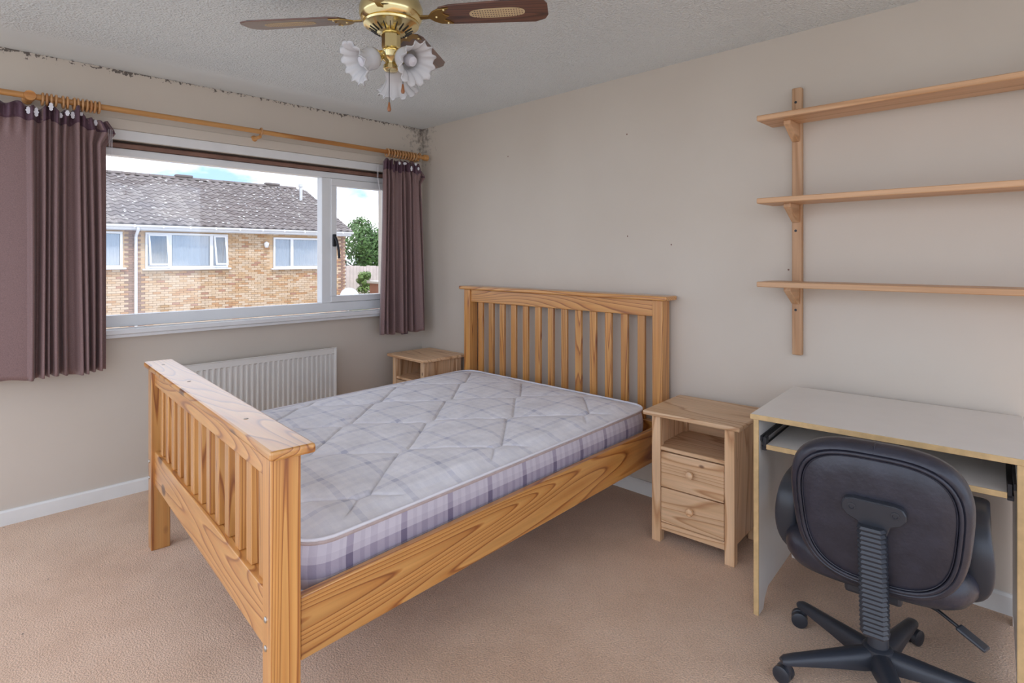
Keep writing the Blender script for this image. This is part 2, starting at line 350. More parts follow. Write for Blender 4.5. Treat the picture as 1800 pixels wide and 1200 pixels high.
def frosted():
    m, t, b = newmat('frosted_ruffled_glass'); b.inputs['Base Color'].default_value = (.80, .79, .80, 1); b.inputs['Roughness'].default_value = .22
    b.inputs['Transmission Weight'].default_value = .35; b.inputs['IOR'].default_value = 1.3
    tcn = N(t, 'ShaderNodeTexCoord'); n = N(t, 'ShaderNodeTexNoise'); n.inputs['Scale'].default_value = 60; t.links.new(tcn.outputs['Object'], n.inputs['Vector'])
    bp = N(t, 'ShaderNodeBump'); bp.inputs['Strength'].default_value = .15; bp.inputs['Distance'].default_value = .002; t.links.new(n.outputs[0], bp.inputs['Height']); t.links.new(bp.outputs[0], b.inputs['Normal'])
    return m
frost_m = frosted()
def plaid(name, base, stripe, strong, period=.20, dirt=.5, diagonal=False):
    m, t, b = newmat(name); L = t.links
    tcn = N(t, 'ShaderNodeTexCoord'); sp = N(t, 'ShaderNodeSeparateXYZ'); L.new(tcn.outputs['UV'], sp.inputs[0])
    def bands(sock, stops, per, offv=0):
        d = N(t, 'ShaderNodeMath', operation='MULTIPLY_ADD'); d.inputs[1].default_value = 1/per; d.inputs[2].default_value = offv; L.new(sock, d.inputs[0])
        f = N(t, 'ShaderNodeMath', operation='FRACT'); L.new(d.outputs[0], f.inputs[0])
        r = ramp(t, stops, 'CONSTANT'); L.new(f.outputs[0], r.inputs[0]); return r
    su = [(0, .9), (.12, .12), (.24, .30), (.32, .05), (.42, .36), (.55, .10), (.68, .34), (.76, .08), (.88, .24), (.94, .1)]
    bu = bands(sp.outputs[0], su, period)
    bv = bands(sp.outputs[1], su if not diagonal else [(0, .05), (.28, .85), (.55, .25), (.68, .06)], period if not diagonal else .155, 0)
    add = N(t, 'ShaderNodeMath', operation='ADD'); L.new(bu.outputs[0], add.inputs[0]); L.new(bv.outputs[0], add.inputs[1])
    h = N(t, 'ShaderNodeMath', operation='MULTIPLY'); h.inputs[1].default_value = .5; L.new(add.outputs[0], h.inputs[0])
    r = ramp(t, [(0, base), (.45, stripe), (1, strong)]); L.new(h.outputs[0], r.inputs[0])
    n = N(t, 'ShaderNodeTexNoise'); n.inputs['Scale'].default_value = 7; n.inputs['Detail'].default_value = 6; n.inputs['Roughness'].default_value = .6; L.new(tcn.outputs['UV'], n.inputs['Vector'])
    rn = ramp(t, [(.3, (.80, .79, .80)), (.65, (1.06, 1.05, 1.05))]); L.new(n.outputs[0], rn.inputs[0])
    mm = N(t, 'ShaderNodeMixRGB', blend_type='MULTIPLY'); mm.inputs[0].default_value = dirt; L.new(r.outputs[0], mm.inputs[1]); L.new(rn.outputs[0], mm.inputs[2])
    L.new(mm.outputs[0], b.inputs['Base Color']); b.inputs['Roughness'].default_value = .75; b.inputs['Sheen Weight'].default_value = .15
    n2 = N(t, 'ShaderNodeTexNoise'); n2.inputs['Scale'].default_value = 26; n2.inputs['Detail'].default_value = 4; L.new(tcn.outputs['UV'], n2.inputs['Vector'])
    bp = N(t, 'ShaderNodeBump'); bp.inputs['Strength'].default_value = .35; bp.inputs['Distance'].default_value = .006; L.new(n2.outputs[0], bp.inputs['Height']); L.new(bp.outputs[0], b.inputs['Normal'])
    return m
plaid_top = plaid('faded_plaid_ticking', (.84, .82, .835), (.75, .735, .775), (.47, .475, .58), dirt=.7)
plaid_side = plaid('purple_plaid_border', (.62, .575, .63), (.40, .35, .43), (.10, .075, .15), diagonal=True, dirt=.4)

# ------------------------------------------------------------------ the room
XR, YF, ZC = 5.40, -3.25, 2.41
WY0, WY1, WZ0, WZ1 = -2.74, -.24, .925, 2.015      # window opening
struct(box('floor', (-.25, YF, -.12), (XR, .2, 0), carpet_m, bev=0))
struct(box('ceiling', (-.28, YF, ZC), (XR+.15, .2, ZC+.16), ceil_m, bev=0))
wh = struct(box('wall_headboard', (-.28, 0, 0), (XR, .2, ZC), wall_m, bev=0))
for hx, hz in [(1.986, 2.072), (1.99, 1.475), (1.003, 2.063), (2.887, 1.292), (2.272, 1.421)]:
    lathe('wall_hole_disc', [(0, -.0004), (.0045, -.0004), (.0042, .0005), (0, .0006)], brown_strip, wh, n=10, M=Matrix.Translation((hx, -.0002, hz)) @ Matrix.Rotation(R(90), 4, 'X'))  # flat brown disc in place of the shade inside a small wall hole
struct(boxes('wall_window', [((-.28, YF, 0), (0, 0, WZ0)), ((-.28, YF, WZ1), (0, 0, ZC)), ((-.28, YF, WZ0), (0, WY0, WZ1)), ((-.28, WY1, WZ0), (0, 0, WZ1))], wall_m, bev=0))
struct(prism('baseboard_window', [(0, 0), (.016, 0), (.016, .066), (.010, .075), (0, .075)], 'y', YF, 0, skirt_paint))
struct(prism('baseboard_headboard', [(0, 0), (-.016, 0), (-.016, .068), (-.010, .078), (0, .078)], 'x', .016, XR, skirt_paint))
# lintel boards over the window
t1 = struct(box('trim_1', (0, WY0-.3, 2.075), (.012, -.02, 2.135), wall_m, bev=.003))
t2 = struct(box('trim_2', (0, WY0-.3, 2.018), (.006, -.02, 2.074), white_paint, bev=.002))
# window
win = struct(bpy.data.objects.new('window_1', None)); col.objects.link(win)
box('gap_backing', (-.085, WY0, 1.995), (-.076, WY1, 2.016), brown_strip, win, bev=0)
box('timber_strip', (-.080, WY0, 1.974), (-.004, WY1, 1.998), brown_strip, win, bev=.002)
FX0, FX1 = -.085, -.018
box('frame_top', (FX0, WY0, 1.930), (FX1, WY1, 1.972), upvc, win)
box('frame_bottom', (FX0, WY0, .955), (FX1, WY1, 1.022), upvc, win)
box('frame_side', (FX0, WY1-.055, 1.022), (FX1, WY1, 1.930), upvc, win)
box('frame_side', (FX0, WY0, 1.022), (FX1, WY0+.055, 1.930), upvc, win)
box('mullion', (FX0, -.880, 1.022), (FX1+.006, -.810, 1.930), upvc, win)
box('pane', (-.058, WY0+.05, 1.01), (-.050, -.87, 1.94), pane_m, win, bev=0)
cs = bpy.data.objects.new('casement', None); col.objects.link(cs); cs.parent = win
CY0, CY1, CZ0, CZ1 = -.812, -.295, 1.024, 1.928
for nm, a, b in (('sash_rail', (FX0+.01, CY0, CZ1-.052), (FX1+.014, CY1, CZ1)), ('sash_rail', (FX0+.01, CY0, CZ0), (FX1+.014, CY1, CZ0+.045)),
                 ('sash_stile', (FX0+.01, CY0, CZ0+.045), (FX1+.014, CY0+.046, CZ1-.052)), ('sash_stile', (FX0+.01, CY1-.046, CZ0+.045), (FX1+.014, CY1, CZ1-.052))):
    box(nm, a, b, upvc, cs, bev=.004)
box('pane', (-.052, CY0+.04, CZ0+.04), (-.046, CY1-.04, CZ1-.045), pane_m, cs, bev=0)
hd = box('handle', (FX1+.014, -.803, 1.43), (FX1+.030, -.777, 1.52), dark_metal, cs, bev=.005, seg=2)
tube('lever', [(FX1+.035, -.79, 1.50), (FX1+.055, -.788, 1.47), (FX1+.058, -.776, 1.40), (FX1+.055, -.770, 1.345)], .009, dark_metal, cs)
sill = struct(bpy.data.objects.new('trim_3', None)); col.objects.link(sill)
box('sill_board', (-.02, WY0-.08, .922), (.078, -.20, .950), white_paint, sill, bev=.005, seg=2)
box('sill_apron', (0, WY0-.06, .902), (.064, -.22, .922), white_paint, sill, bev=.003)

# ------------------------------------------------------------------ radiator
rad = thing('radiator', 'cream fluted panel radiator fixed low on the wall under the window', 'radiator', (.0, 0, 0))
RY0, RY1, RZ0, RZ1 = -1.86, -.815, .17, .708
nfl = 30; pitch = (RY1 - RY0 - .03) / nfl
prof = []
for i in range(nfl):
    y0 = RY0 + .015 + i * pitch
    prof += [(y0, .082), (y0 + pitch*.22, .082), (y0 + pitch*.34, .070), (y0 + pitch*.86, .070), (y0 + pitch*.98, .082)]
prof.append((RY1 - .015, .082))
bm = bmesh.new()
levels = [(RZ0, 0), (RZ0+.035, 0), (RZ0+.042, 1), (RZ1-.048, 1), (RZ1-.042, 0), (RZ1-.004, 0)]
rows = []
for zz, k in levels: rows.append([bm.verts.new(((d if k else .082), yy, zz)) for yy, d in prof])
for a, b in zip(rows, rows[1:]):
    for i in range(len(prof)-1): bm.faces.new((a[i], a[i+1], b[i+1], b[i]))
link('front_panel', bmdone(bm), rad_paint, rad)
box('top_rim', (.076, RY0, RZ1-.006), (.087, RY1, RZ1), rad_paint, rad, bev=.002)
box('side_rim', (.03, RY1-.016, RZ0), (.087, RY1, RZ1-.006), rad_paint, rad, bev=.003)
box('side_rim', (.03, RY0, RZ0), (.087, RY0+.016, RZ1-.006), rad_paint, rad, bev=.003)
box('back_panel', (.032, RY0+.016, RZ0), (.042, RY1-.016, RZ1-.01), rad_paint, rad, bev=0)
for yy in (RY0+.2, RY1-.2): box('bracket', (.002, yy-.02, .3), (.033, yy+.02, .6), rad_paint, rad, bev=0)
tube('pipe', [(.06, RY1-.03, RZ0+.03), (.06, RY1+.02, RZ0+.03), (.06, RY1+.03, RZ0), (.06, RY1+.03, 0.0)], .008, rad_paint, rad)

# ------------------------------------------------------------------ curtain pole, rings, curtains
PX, PZ, PR = .118, 2.160, .0155
pole = thing('curtain_pole', 'long orange wooden curtain pole fixed across the top of the window', 'curtain pole', (0, 0, 0))
tube('rod', [(PX, -3.1, PZ), (PX, -1.6, PZ), (PX, -.075, PZ-.006)], PR, polew, pole, n=16)
lathe('finial', [(.0, 0), (.022, 0), (.0245, .006), (.0245, .040), (.019, .046), (0, .047)], polew, pole, n=20, M=Matrix.Translation((PX, -.078, PZ-.006)) @ Matrix.Rotation(R(-90), 4, 'X'))
def bracket(yy, big):
    M = Matrix.Translation((0, yy, PZ)) @ Matrix.Rotation(R(90), 4, 'Y')
    lathe('bracket', [(0, 0), (.022, 0), (.022, .012), (.014, .02), (.012, PX-.03), (.026 if big else .019, PX-.018), (.026 if big else .019, PX+.012), (.024 if big else .017, PX+.022), (0, PX+.023)] if big else
          [(0, 0), (.021, 0), (.021, .010), (.012, .018), (.010, PX-.014), (0, PX-.013)], polew, pole, n=20, M=M if big else Matrix.Translation((0, 0, -.03)) @ M)
    if not big:
        tube('bracket_cup', [(PX + .021*cos(a), yy, PZ + .021*sin(a)) for a in [R(q) for q in range(0, 360, 24)]], .006, ringw, pole, n=6, closed=True)
bracket(-2.512, True); bracket(-1.365, False); bracket(-.115, False)
ring_me = None
def ring(yy, tilt, label):
    global ring_me
    if ring_me is None:
        rings = []
        for i in range(22):
            a = 2*pi*i/22; c = Vector((cos(a), 0, sin(a)))
            rings.append([c*(.0285 + .0055*cos(b)) + Vector((0, .0055*sin(b), 0)) for b in [2*pi*k/8 for k in range(8)]])
        ring_me = smooth(ringsmesh(rings, closed=True), 80); ring_me.materials.append(ringw)
    o = link('curtain_ring', ring_me); o.location = (PX, yy, PZ - .0062 - .006*max(0, (yy+1.6)/1.5)); o.rotation_euler = (R(random.uniform(-3, 3)), R(random.uniform(0, 40)), R(tilt))
    return tag(o, label, 'ring', 'wooden rings on the curtain pole')
for i in range(13):
    ring(-2.462 + i*.0178 + (.012 if i > 3 else 0) + (.010 if i > 5 else 0), random.uniform(-4, 4), 'wooden ring on the pole above the wide curtain')
for i in range(11):
    ring(-.415 + i*.0255, random.uniform(-4, 4), 'wooden ring on the pole above the narrow corner curtain')

def curtain(name, label, y0t, y1t, y0b, y1b, zt, zb, nf, seed, flat_part=0.0, amp=.026):
    th = thing(name, label, 'curtain', (0, 0, 0))
    rnd = random.Random(seed); ph = [rnd.uniform(-.35, .35) for _ in range(nf+2)]; am = [rnd.uniform(.65, 1.25) for _ in range(nf+2)]
    head = .075
    def prof(s, t):          # s across 0..1, t 0 = top, 1 = hem
        if s < flat_part:
            k = s/flat_part; d = .010*sin(k*pi*2.2+.6)*(.35+.65*t) - .004
            return d
        q = (s - flat_part)/(1 - flat_part); q = (q + .028*sin(q*13+seed) + .018*sin(q*29+2*seed) - .028*sin(seed) - .018*sin(2*seed))*nf; q = max(0, q); i = int(q); fr = q - i
        w = sin(2*pi*(q + ph[min(i, nf)]*sin(pi*fr)*.5))
        w = math.copysign(abs(w)**.6, w)
        a = amp*am[min(i, nf)]*(.55 + .55*t)
        a += .005*sin(4*t + i*1.7)
        if t < .07: a *= .9
        return a*w
    def f(s, t):
        y = (y0t + (y1t-y0t)*s)*(1-t) + (y0b + (y1b-y0b)*s)*t
        d = prof(s, t)
        z = zt + (zb-zt)*t
        if t < .12:                                        # pinch pleats and uneven heading
            z += (1 - t/.12) * (.016*sin(s*43+seed) + .012*sin(s*83)) * (1 if s > flat_part else .5)
            if s > .88: k_ = (s-.88)/.12; y += max(0, 1 - abs(t-.05)/.06)*.045*k_; z -= (1 - t/.12)*.05*k_
            d += (1 - t/.12)*.016*sin(s*nf*2*pi*2)
        edge = .0
        return (.122 + d + .008*t + edge, y + .004*sin(3*t+s*20), z + .006*sin(s*nf*2*pi*.5)*t)
    nu = max(120, nf*14)
    grid('cloth', f, nu, 60, curtain_m, th, thick=.003)
    # heading band with its own plum lining
    def fb(s, t):
        p = f(s, t*.055); return (p[0] + .003, p[1], p[2] + .004)
    grid('heading_band', fb, nu, 4, band_m, th, thick=.002)
    return th, f
cur1, f1 = curtain('curtain', 'wide brown pleated curtain on the window side away from the corner', -3.00, -2.195, -3.02, -2.185, 2.112, .742, 9, 3, flat_part=.60, amp=.044)
cur2, f2 = curtain('curtain', 'narrow brown pleated curtain hanging beside the room corner', -.455, -.120, -.490, -.090, 2.085, .768, 7, 5, amp=.042)
def pull_out(ths, f, ss):
    for s in ss:                                            # white plastic hooks and torn tape showing at the heading
        p = Vector(f(s, .012)); h = random.uniform(.018, .045)
        bm = bmesh.new()
        pts = []
        for k in range(7):
            zz = -h*k/6; w = (.004 + .008*sin(pi*k/6))*(1 if k % 2 else .6); pts.append((w, zz))
        L_ = [bm.verts.new((.010, -w, zz)) for w, zz in pts]; R_ = [bm.verts.new((.010, w*.9, zz)) for w, zz in pts]
        for a in range(6): bm.faces.new((L_[a], R_[a], R_[a+1], L_[a+1]))
        r = bmesh.ops.extrude_face_region(bm, geom=list(bm.faces)); bmesh.ops.translate(bm, verts=[v for v in r['geom'] if isinstance(v, bmesh.types.BMVert)], vec=(.004, 0, 0))
        o = link('tape_tuft', bmdone(bm), white_tape, ths); o.location = p + Vector((.018, 0, .012))
pull_out(cur1, f1, (.60, .635, .70, .755, .785, .825, .87, .935))
pull_out(cur2, f2, (.40, .53, .62, .72, .80, .90))
for dy, zb in ((.012, 1.885), (.020, 1.90), (.026, 1.865)):
    tube('loose_cord', [(.10, -2.19+dy, 2.05), (.10, -2.188+dy, 1.97), (.102, -2.19+dy*1.1, zb)], .0011, thread, cur1, n=5)
for dy, zb in ((-.012, 1.84), (-.02, 1.86)):
    tube('loose_cord', [(.10, -.47+dy, 2.03), (.10, -.472+dy, 1.95), (.102, -.452+dy, zb)], .0011, thread, cur2, n=5)
box('hem_flap', (.085, -.27, .748), (.10, -.21, .775), band_m, cur2, bev=.003)

# ------------------------------------------------------------------ bed
HL, HR_, FL, FR = Vector((.665, -.062)), Vector((2.262, -.062)), Vector((.790, -2.105)), Vector((2.385, -2.212))
def bed_uv(u, v):
    return (HL*(1-u) + HR_*u)*(1-v) + (FL*(1-u) + FR*u)*v
bed = thing('bed_frame', 'honey pine slatted double bed frame with high headboard and footboard', 'bed', (1.52, -1.1, 0))
BO = Vector((-1.52, 1.1, 0))
def bset(o): o.parent = bed; o.location = BO; return o
def bbox(name, a, b, m, bev=.004, seg=2, M=None, parent=None):
    o = box(name, a, b, m, None, bev, seg, M); o.parent = parent or bed
    if parent is None: o.location = BO
    return o
# headboard
bbox('headboard_cap', (.612, -.125, 1.118), (2.312, -.008, 1.142), pine['X'], bev=.007)
for x0 in (.645, 2.212):
    bbox('headboard_post', (x0, -.100, 0), (x0+.062, -.022, 1.118), pine['Z'])
bbox('headboard_top_rail', (.707, -.088, 1.028), (2.212, -.040, 1.118), pine['X'])
bbox('headboard_bottom_rail', (.707, -.088, .300), (2.212, -.040, .450), pine['X'])
for i in range(13):
    xc = .707 + (2.212-.707)*(i+.78)/13.56
    bbox('headboard_slat', (xc-.023, -.075, .450), (xc+.023, -.053, 1.028), pine['Z'], bev=.003, seg=1)
# footboard, slightly out of square
fd = (FR-FL); fang = math.atan2(fd.y, fd.x); fw = fd.length
FM = Matrix.Translation((FL.x, FL.y, 0)) @ Matrix.Rotation(fang, 4, 'Z')
def fbox(name, a, b, m, bev=.004, seg=2, parent=None): return bbox(name, a, b, m, bev, seg, FM, parent)
capo = fbox('footboard_cap', (-.052, -.058, .835), (fw+.043, .062, .861), pine['X'], bev=.008)
for x0 in (-.022, fw-.056):
    po = fbox('footboard_post', (x0, -.044, 0), (x0+.066, .034, .835), pine['Z'])
    for zz in (.33, .405):
        M = Matrix.Translation(FM @ Vector((x0+.028, -.0445, zz))) @ Matrix.Rotation(fang, 4, 'Z') @ Matrix.Rotation(R(90), 4, 'X')
        o = lathe('bolt', [(0, -.002), (.008, -.002), (.008, .002), (.005, .004), (0, .0042)], steel, po, n=14, M=M)
fbox('footboard_top_rail', (.044, -.030, .760), (fw-.056, .018, .835), pine['X'])
fbox('footboard_bottom_rail', (.044, -.030, .300), (fw-.056, .018, .455), pine['X'])
for i in range(13):
    xc = .044 + (fw-.100)*(i+.78)/13.56
    fbox('footboard_slat', (xc-.022, -.018, .455), (xc+.022, .006, .760), pine['Z'], bev=.003, seg=1)
for k in (.06, .36, .80):
    M = Matrix.Translation(FM @ Vector((fw*k, -.005, .861)))
    lathe('screw_plug', [(0, 0), (.007, 0), (.0065, .0008), (0, .001)], wood('plug_wood%d' % int(k*100), 'X', (.3, .2, .12), (.25, .15, .1), (.15, .08, .05), knots=False), capo, n=12, M=M)
# side rails
def rail(u, off):
    a = bed_uv(u, .022); b = bed_uv(u, .982); d = (b-a); L_ = d.length; ang = math.atan2(d.y, d.x)
    M = Matrix.Translation((a.x, a.y, 0)) @ Matrix.Rotation(ang, 4, 'Z')
    bm = bmesh.new(); addbox(bm, (0, -.014, .268), (L_, .014, .440), .004, 2)
    o = link('side_rail', bmdone(bm), pine['X'], bed); o.matrix_local = Matrix.Translation(BO) @ M
    return o
rail(.990, 0); rail(.018, 0)
for i in range(12):
    v = .06 + .88*i/11; a = bed_uv(.03, v); b = bed_uv(.975, v); d = b-a
    M = Matrix.Translation((a.x, a.y, 0)) @ Matrix.Rotation(math.atan2(d.y, d.x), 4, 'Z')
    bm = bmesh.new(); addbox(bm, (0, -.035, .372), (d.length, .035, .390), .002, 1)
    o = link('base_slat', bmdone(bm), pale['X'], bed); o.matrix_local = Matrix.Translation(BO) @ M

# ------------------------------------------------------------------ mattress
mat = thing('mattress', 'quilted plaid mattress, pale top and purple checked border, lying on the bed frame', 'mattress', (0, 0, 0))
MW, ML = 1.0, 1.0
ZM0, ZM1 = .392, .545
WM, LM = 1.53, 2.0
def m_xy(a, b):   # a,b in -1..1 -> rounded plan in metres, origin at the middle
    hw, hl, rc = WM/2, LM/2, .11
    x, y = a*hw, b*hl
    ix, iy = hw - rc, hl - rc
    k = max(abs(a), abs(b))
    if k < 1e-6: return x, y
    # boundary point in the same grid direction
    bx, by = a/k*hw, b/k*hl
    if abs(bx) > ix and abs(by) > iy:
        dx, dy = abs(bx)-ix, abs(by)-iy; l = math.hypot(dx, dy)
        nx, ny = math.copysign(ix + dx/l*rc, bx), math.copysign(iy + dy/l*rc, by)
    else: nx, ny = bx, by
    w = k**7
    return x*(1-w) + (nx*k)*w, y*(1-w) + (ny*k)*w
def m_world(x, y):
    u = .045 + .925*(x/WM + .5); v = .040 + .930*(.5 - y/LM)
    return bed_uv(u, v)
def tri(s):       # soft triangle wave -1..1
    s = s % 1.0; q = 1 - 4*abs(s-.5); return max(-.86, min(.86, q))/.86
def quilt(x, y):
    best = 9
    P, A, Lm = .50, .125, .66
    w = A*tri(y/Lm + .1)
    for sgn, off in ((1, 0), (-1, .25)):
        q = ((x + sgn*w + off) / P) % 1.0
        best = min(best, min(q, 1-q)*P)
    return best
def f_top(s, t):
    a, b = 2*s-1, 2*t-1
    x, y = m_xy(a, b); p = m_world(x, y)
    e = max(abs(a), abs(b)); d = quilt(x, y)
    z = ZM1 + .030*(1 - e**8) - .004
    z += (.009*(1 - math.exp(-(d/.055)**2)) - .009*math.exp(-(d/.007)**2))*max(0, min(1, (.93-e)/.05))
    z += .0035*sin(x*9+1.3*y)*sin(y*6.3) + .0022*sin(x*31+2)*sin(y*23+x*9)
    return (p.x, p.y, z)
grid('top_panel', f_top, 290, 380, plaid_top, mat, uv=lambda s, t: m_xy(2*s-1, 2*t-1))
loop = []; K = 60
for side in range(4):
    for i in range(K):
        q = -1 + 2*i/K
        a, b = ((q, -1), (1, q), (-q, 1), (-1, -q))[side]
        loop.append(m_xy(a, b))
cum = [0]
for i in range(len(loop)): cum.append(cum[-1] + math.dist(loop[i], loop[(i+1) % len(loop)]))
def band(name, z0, z1, out, m, rows=8):
    n = len(loop); V = []; Fc = []; UV = []
    for j in range(rows+1):
        tt = j/rows; zz = z0 + (z1-z0)*tt; bul = 1 + out*sin(pi*tt)
        for i in range(n+1):
            x, y = loop[i % n]; kx = 1 + .010*sin(pi*tt)*out; p = m_world(x*kx, y*kx)
            V.append((p.x, p.y, zz)); UV.append((cum[i], zz - ZM0))
    for j in range(rows):
        for i in range(n): a = j*(n+1)+i; Fc.append((a, a+1, a+n+2, a+n+1))
    me = bpy.data.meshes.new('mesh'); me.from_pydata(V, [], Fc); me.update(); l = me.uv_layers.new(name='UVMap')
    for lp in me.loops: l.data[lp.index].uv = UV[lp.vertex_index]
    return link(name, smooth(me, 180), m, mat)
band('side_panel', ZM0, ZM1-.016, 1, plaid_side)
band('border_tape', ZM1-.018, ZM1-.002, .6, tape_m, 3)
for zz in (ZM1, ZM0+.006):
    tube('piping', [(*m_world(x*1.004, y*1.004), zz) for x, y in loop], .0055, piping_m, mat, n=8, closed=True)
grid('under_panel', lambda s, t: (*m_world(*m_xy(2*s-1, 2*t-1)), ZM0), 12, 12, plaid_side, mat, uv=lambda s, t: (s, t))

# ------------------------------------------------------------------ nightstands
def nightstand(label, loc, rz):
    n = thing('nightstand', label, 'nightstand', loc, rz)
    W, D = .392, .350; ov = .033          # body, origin at the front-left leg corner; +y to the wall
    H0 = .600; lg = .044
    box('top', (-ov, -.030, H0), (W+ov, D+.030, H0+.021), pale['X'], n, bev=.006, seg=2)
    for x0 in (0, W-lg):
        for y0 in (0, D-lg): box('leg', (x0, y0, 0), (x0+lg, y0+lg, H0), pale['Z'], n, bev=.004, seg=2)
    for x0 in (.010, W-.026): box('side_panel', (x0, lg-.004, .075), (x0+.016, D-lg+.004, H0), pale['Z'], n, bev=0)
    box('back_panel', (lg, D-.022, .08), (W-lg, D-.010, .535), pale['X'], n, bev=0)
    box('shelf', (.012, .006, .436), (W-.012, D-.022, .454), pale['X'], n, bev=.002)
    box('apron', (lg, .008, .058), (W-lg, .026, .094), pale['X'], n, bev=.003)
    for z0, z1 in ((.098, .262), (.266, .431)):
        d = box('drawer', (lg+.002, .003, z0), (W-lg-.002, .022, z1), pale['X'], n, bev=.004, seg=2)
        M = Matrix.Translation((W/2, .003, (z0+z1)/2+.01)) @ Matrix.Rotation(R(90), 4, 'X')
        lathe('knob', [(0, -.002), (.010, -.002), (.009, .006), (.015, .014), (.018, .021), (.016, .028), (.009, .032), (0, .033)], pale['X'], d, n=20, M=M)
        boxes('drawer_box', [((lg+.004, .022, z0+.01), (lg+.014, D-.03, z1-.02)), ((W-lg-.014, .022, z0+.01), (W-lg-.004, D-.03, z1-.02)), ((lg+.004, .022, z0+.01), (W-lg-.004, D-.03, z0+.018))], pale['Y'], n, bev=0)
    return n
nightstand('pale pine nightstand standing between the bed and the desk', (2.412, -.440, 0), R(3.8))
nightstand('pale pine nightstand in the room corner behind the bed', (.150, -.388, 0), R(0))

# ------------------------------------------------------------------ wall shelves
sh = thing('wall_shelf', 'three tier wooden wall shelf on uprights above the desk', 'shelf', (2.93, 0, .89))
def sp(o): o.parent = sh; o.location = (-2.93, 0, -.89); return o
SX0, SX1, SD = 2.823, 4.04, .222
tops = (1.996, 1.620, 1.240)
for ux in (2.912, 3.900):
    up = sp(box('upright', (ux, -.030, .895), (ux+.042, 0, 2.142), shw['Z'], None, bev=.003))
    for zz in (2.075, 1.475, 1.105):
        M = Matrix.Translation((ux+.017, -.0305, zz)) @ Matrix.Rotation(R(90), 4, 'X')
        lathe('screw_hole_disc', [(0, -.001), (.006, -.001), (.006, .0006), (0, .0007)], dark_metal, up, n=12, M=M)  # dark disc painted on for the shade of an open screw hole
    for zt in tops:
        zz = zt - .024
        sp(prism('bracket', [(-.030, zz), (-.150, zz), (-.150, zz-.018), (-.045, zz-.082), (-.030, zz-.082)], 'x', ux+.004, ux+.034, shw['Y'], None, bev=.002))
for zt in tops:
    sp(box('shelf_board', (SX0, -SD, zt-.024), (SX1, -.031, zt), shw['X'], None, bev=.003))

# ------------------------------------------------------------------ desk
DR = R(4.4)
desk = thing('computer_desk', 'cream laminate computer desk with beech edging under the wall shelf', 'desk', (2.992, -.680, 0), DR)
DW, DD, DH = .768, .612, .757
dt = box('desktop', (-.012, 0, DH-.018), (DW+.012, DD, DH), laminate, desk, bev=.0015)
box('edging', (-.012, -.003, DH-.0185), (DW+.012, .0005, DH+.0003), beech_edge, dt, bev=.001)
def side(x0):
    pts = [(0.004, 0), (.060, 0), (.078, .035), (.12, .062), (.48, .062), (.52, .045), (.535, 0), (.585, 0), (.585, DH-.018), (.004, DH-.018)]
    o = prism('side_panel', pts, 'x', x0, x0+.018, laminate, desk)
    box('edging', (x0-.0003, -.001, 0), (x0+.0183, .0045, DH-.018), beech_edge, o, bev=.001)
side(0); side(DW-.018)
box('rear_panel', (.018, .545, .58), (DW-.018, .560, DH-.018), laminate, desk, bev=0)
tray = box('keyboard_tray', (.040, .022, .628), (DW-.040, .46, .645), laminate, desk, bev=.001)
box('edging', (.040, .018, .6275), (DW-.040, .0225, .6455), beech_edge, tray, bev=.001)
for s, x0 in ((1, .018), (-1, DW-.018)):
    boxes('slide_rail', [((min(x0, x0+s*.008), .02, .655), (max(x0, x0+s*.008), .44, .675)), ((min(x0+s*.006, x0+s*.022), .02, .622), (max(x0+s*.006, x0+s*.022), .44, .638)), ((min(x0+s*.010, x0+s*.022), .02, .630), (max(x0+s*.010, x0+s*.022), .05, .672))], dark_metal, desk, bev=.001)

# ------------------------------------------------------------------ office chair
ch = thing('office_chair', 'black leather swivel office chair pushed in at the desk', 'chair', (3.413, -.752, 0), R(5))
def sup(n, w, h, k=72):   # superellipse outline
    out = []
    for i in range(k):
        a = 2*pi*i/k; c, s = cos(a), sin(a)
        out.append((math.copysign(abs(c)**(2/n), c)*w/2, math.copysign(abs(s)**(2/n), s)*h/2))
    return out
# backrest: outline in x-z, thickness along y (rear is -y)
def pad(name, rings_spec, outline_n, w, h, M, m, parent, taper=0.0):
    rings = []
    for sc, d in rings_spec:
        ol = sup(outline_n, w*1.0, h*1.0); inset = (1-sc)
        rings.append([M @ Vector((x*sc*(1 + taper*z/h), d, z*sc)) for x, z in ol])
    return link(name, smooth(ringsmesh(rings), 50), m, parent)
BM = Matrix.Translation((.022, -.205, .605)) @ Matrix.Rotation(R(7), 4, 'X') @ Matrix.Rotation(R(0), 4, 'Y')
BW, BH, TP = .440, .436, .17
shell = pad('backrest', [(.05, .045), (.5, .052), (.8, .050), (.93, .040), (.985, .022), (1.0, 0), (.985, -.022), (.955, -.034), (.915, -.038), (.885, -.034), (.872, -.026)], 3.1, BW, BH, BM, leather, ch, TP)
pad('back_panel', [(.872, -.020), (.862, -.030), (.83, -.036), (.6, -.042), (.3, -.044), (.02, -.044)], 3.1, BW, BH, BM, leather, shell, TP)
tube('piping', [BM @ Vector((x*.872*(1+TP*z/BH), -.037, z*.872)) for x, z in sup(3.1, BW, BH)], .0055, leather, shell, n=8, closed=True)
tube('piping', [BM @ Vector((x*.835*(1+TP*z/BH), -.037, z*.835)) for x, z in sup(3.1, BW, BH)], .0020, leather, shell, n=6, closed=True)
tube('seam', [BM @ Vector((.0, y, z)) for y, z in ((-.038, BH*.455), (-.024, BH*.494), (0, BH*.502), (.02, BH*.494))], .0018, leather, shell, n=6)
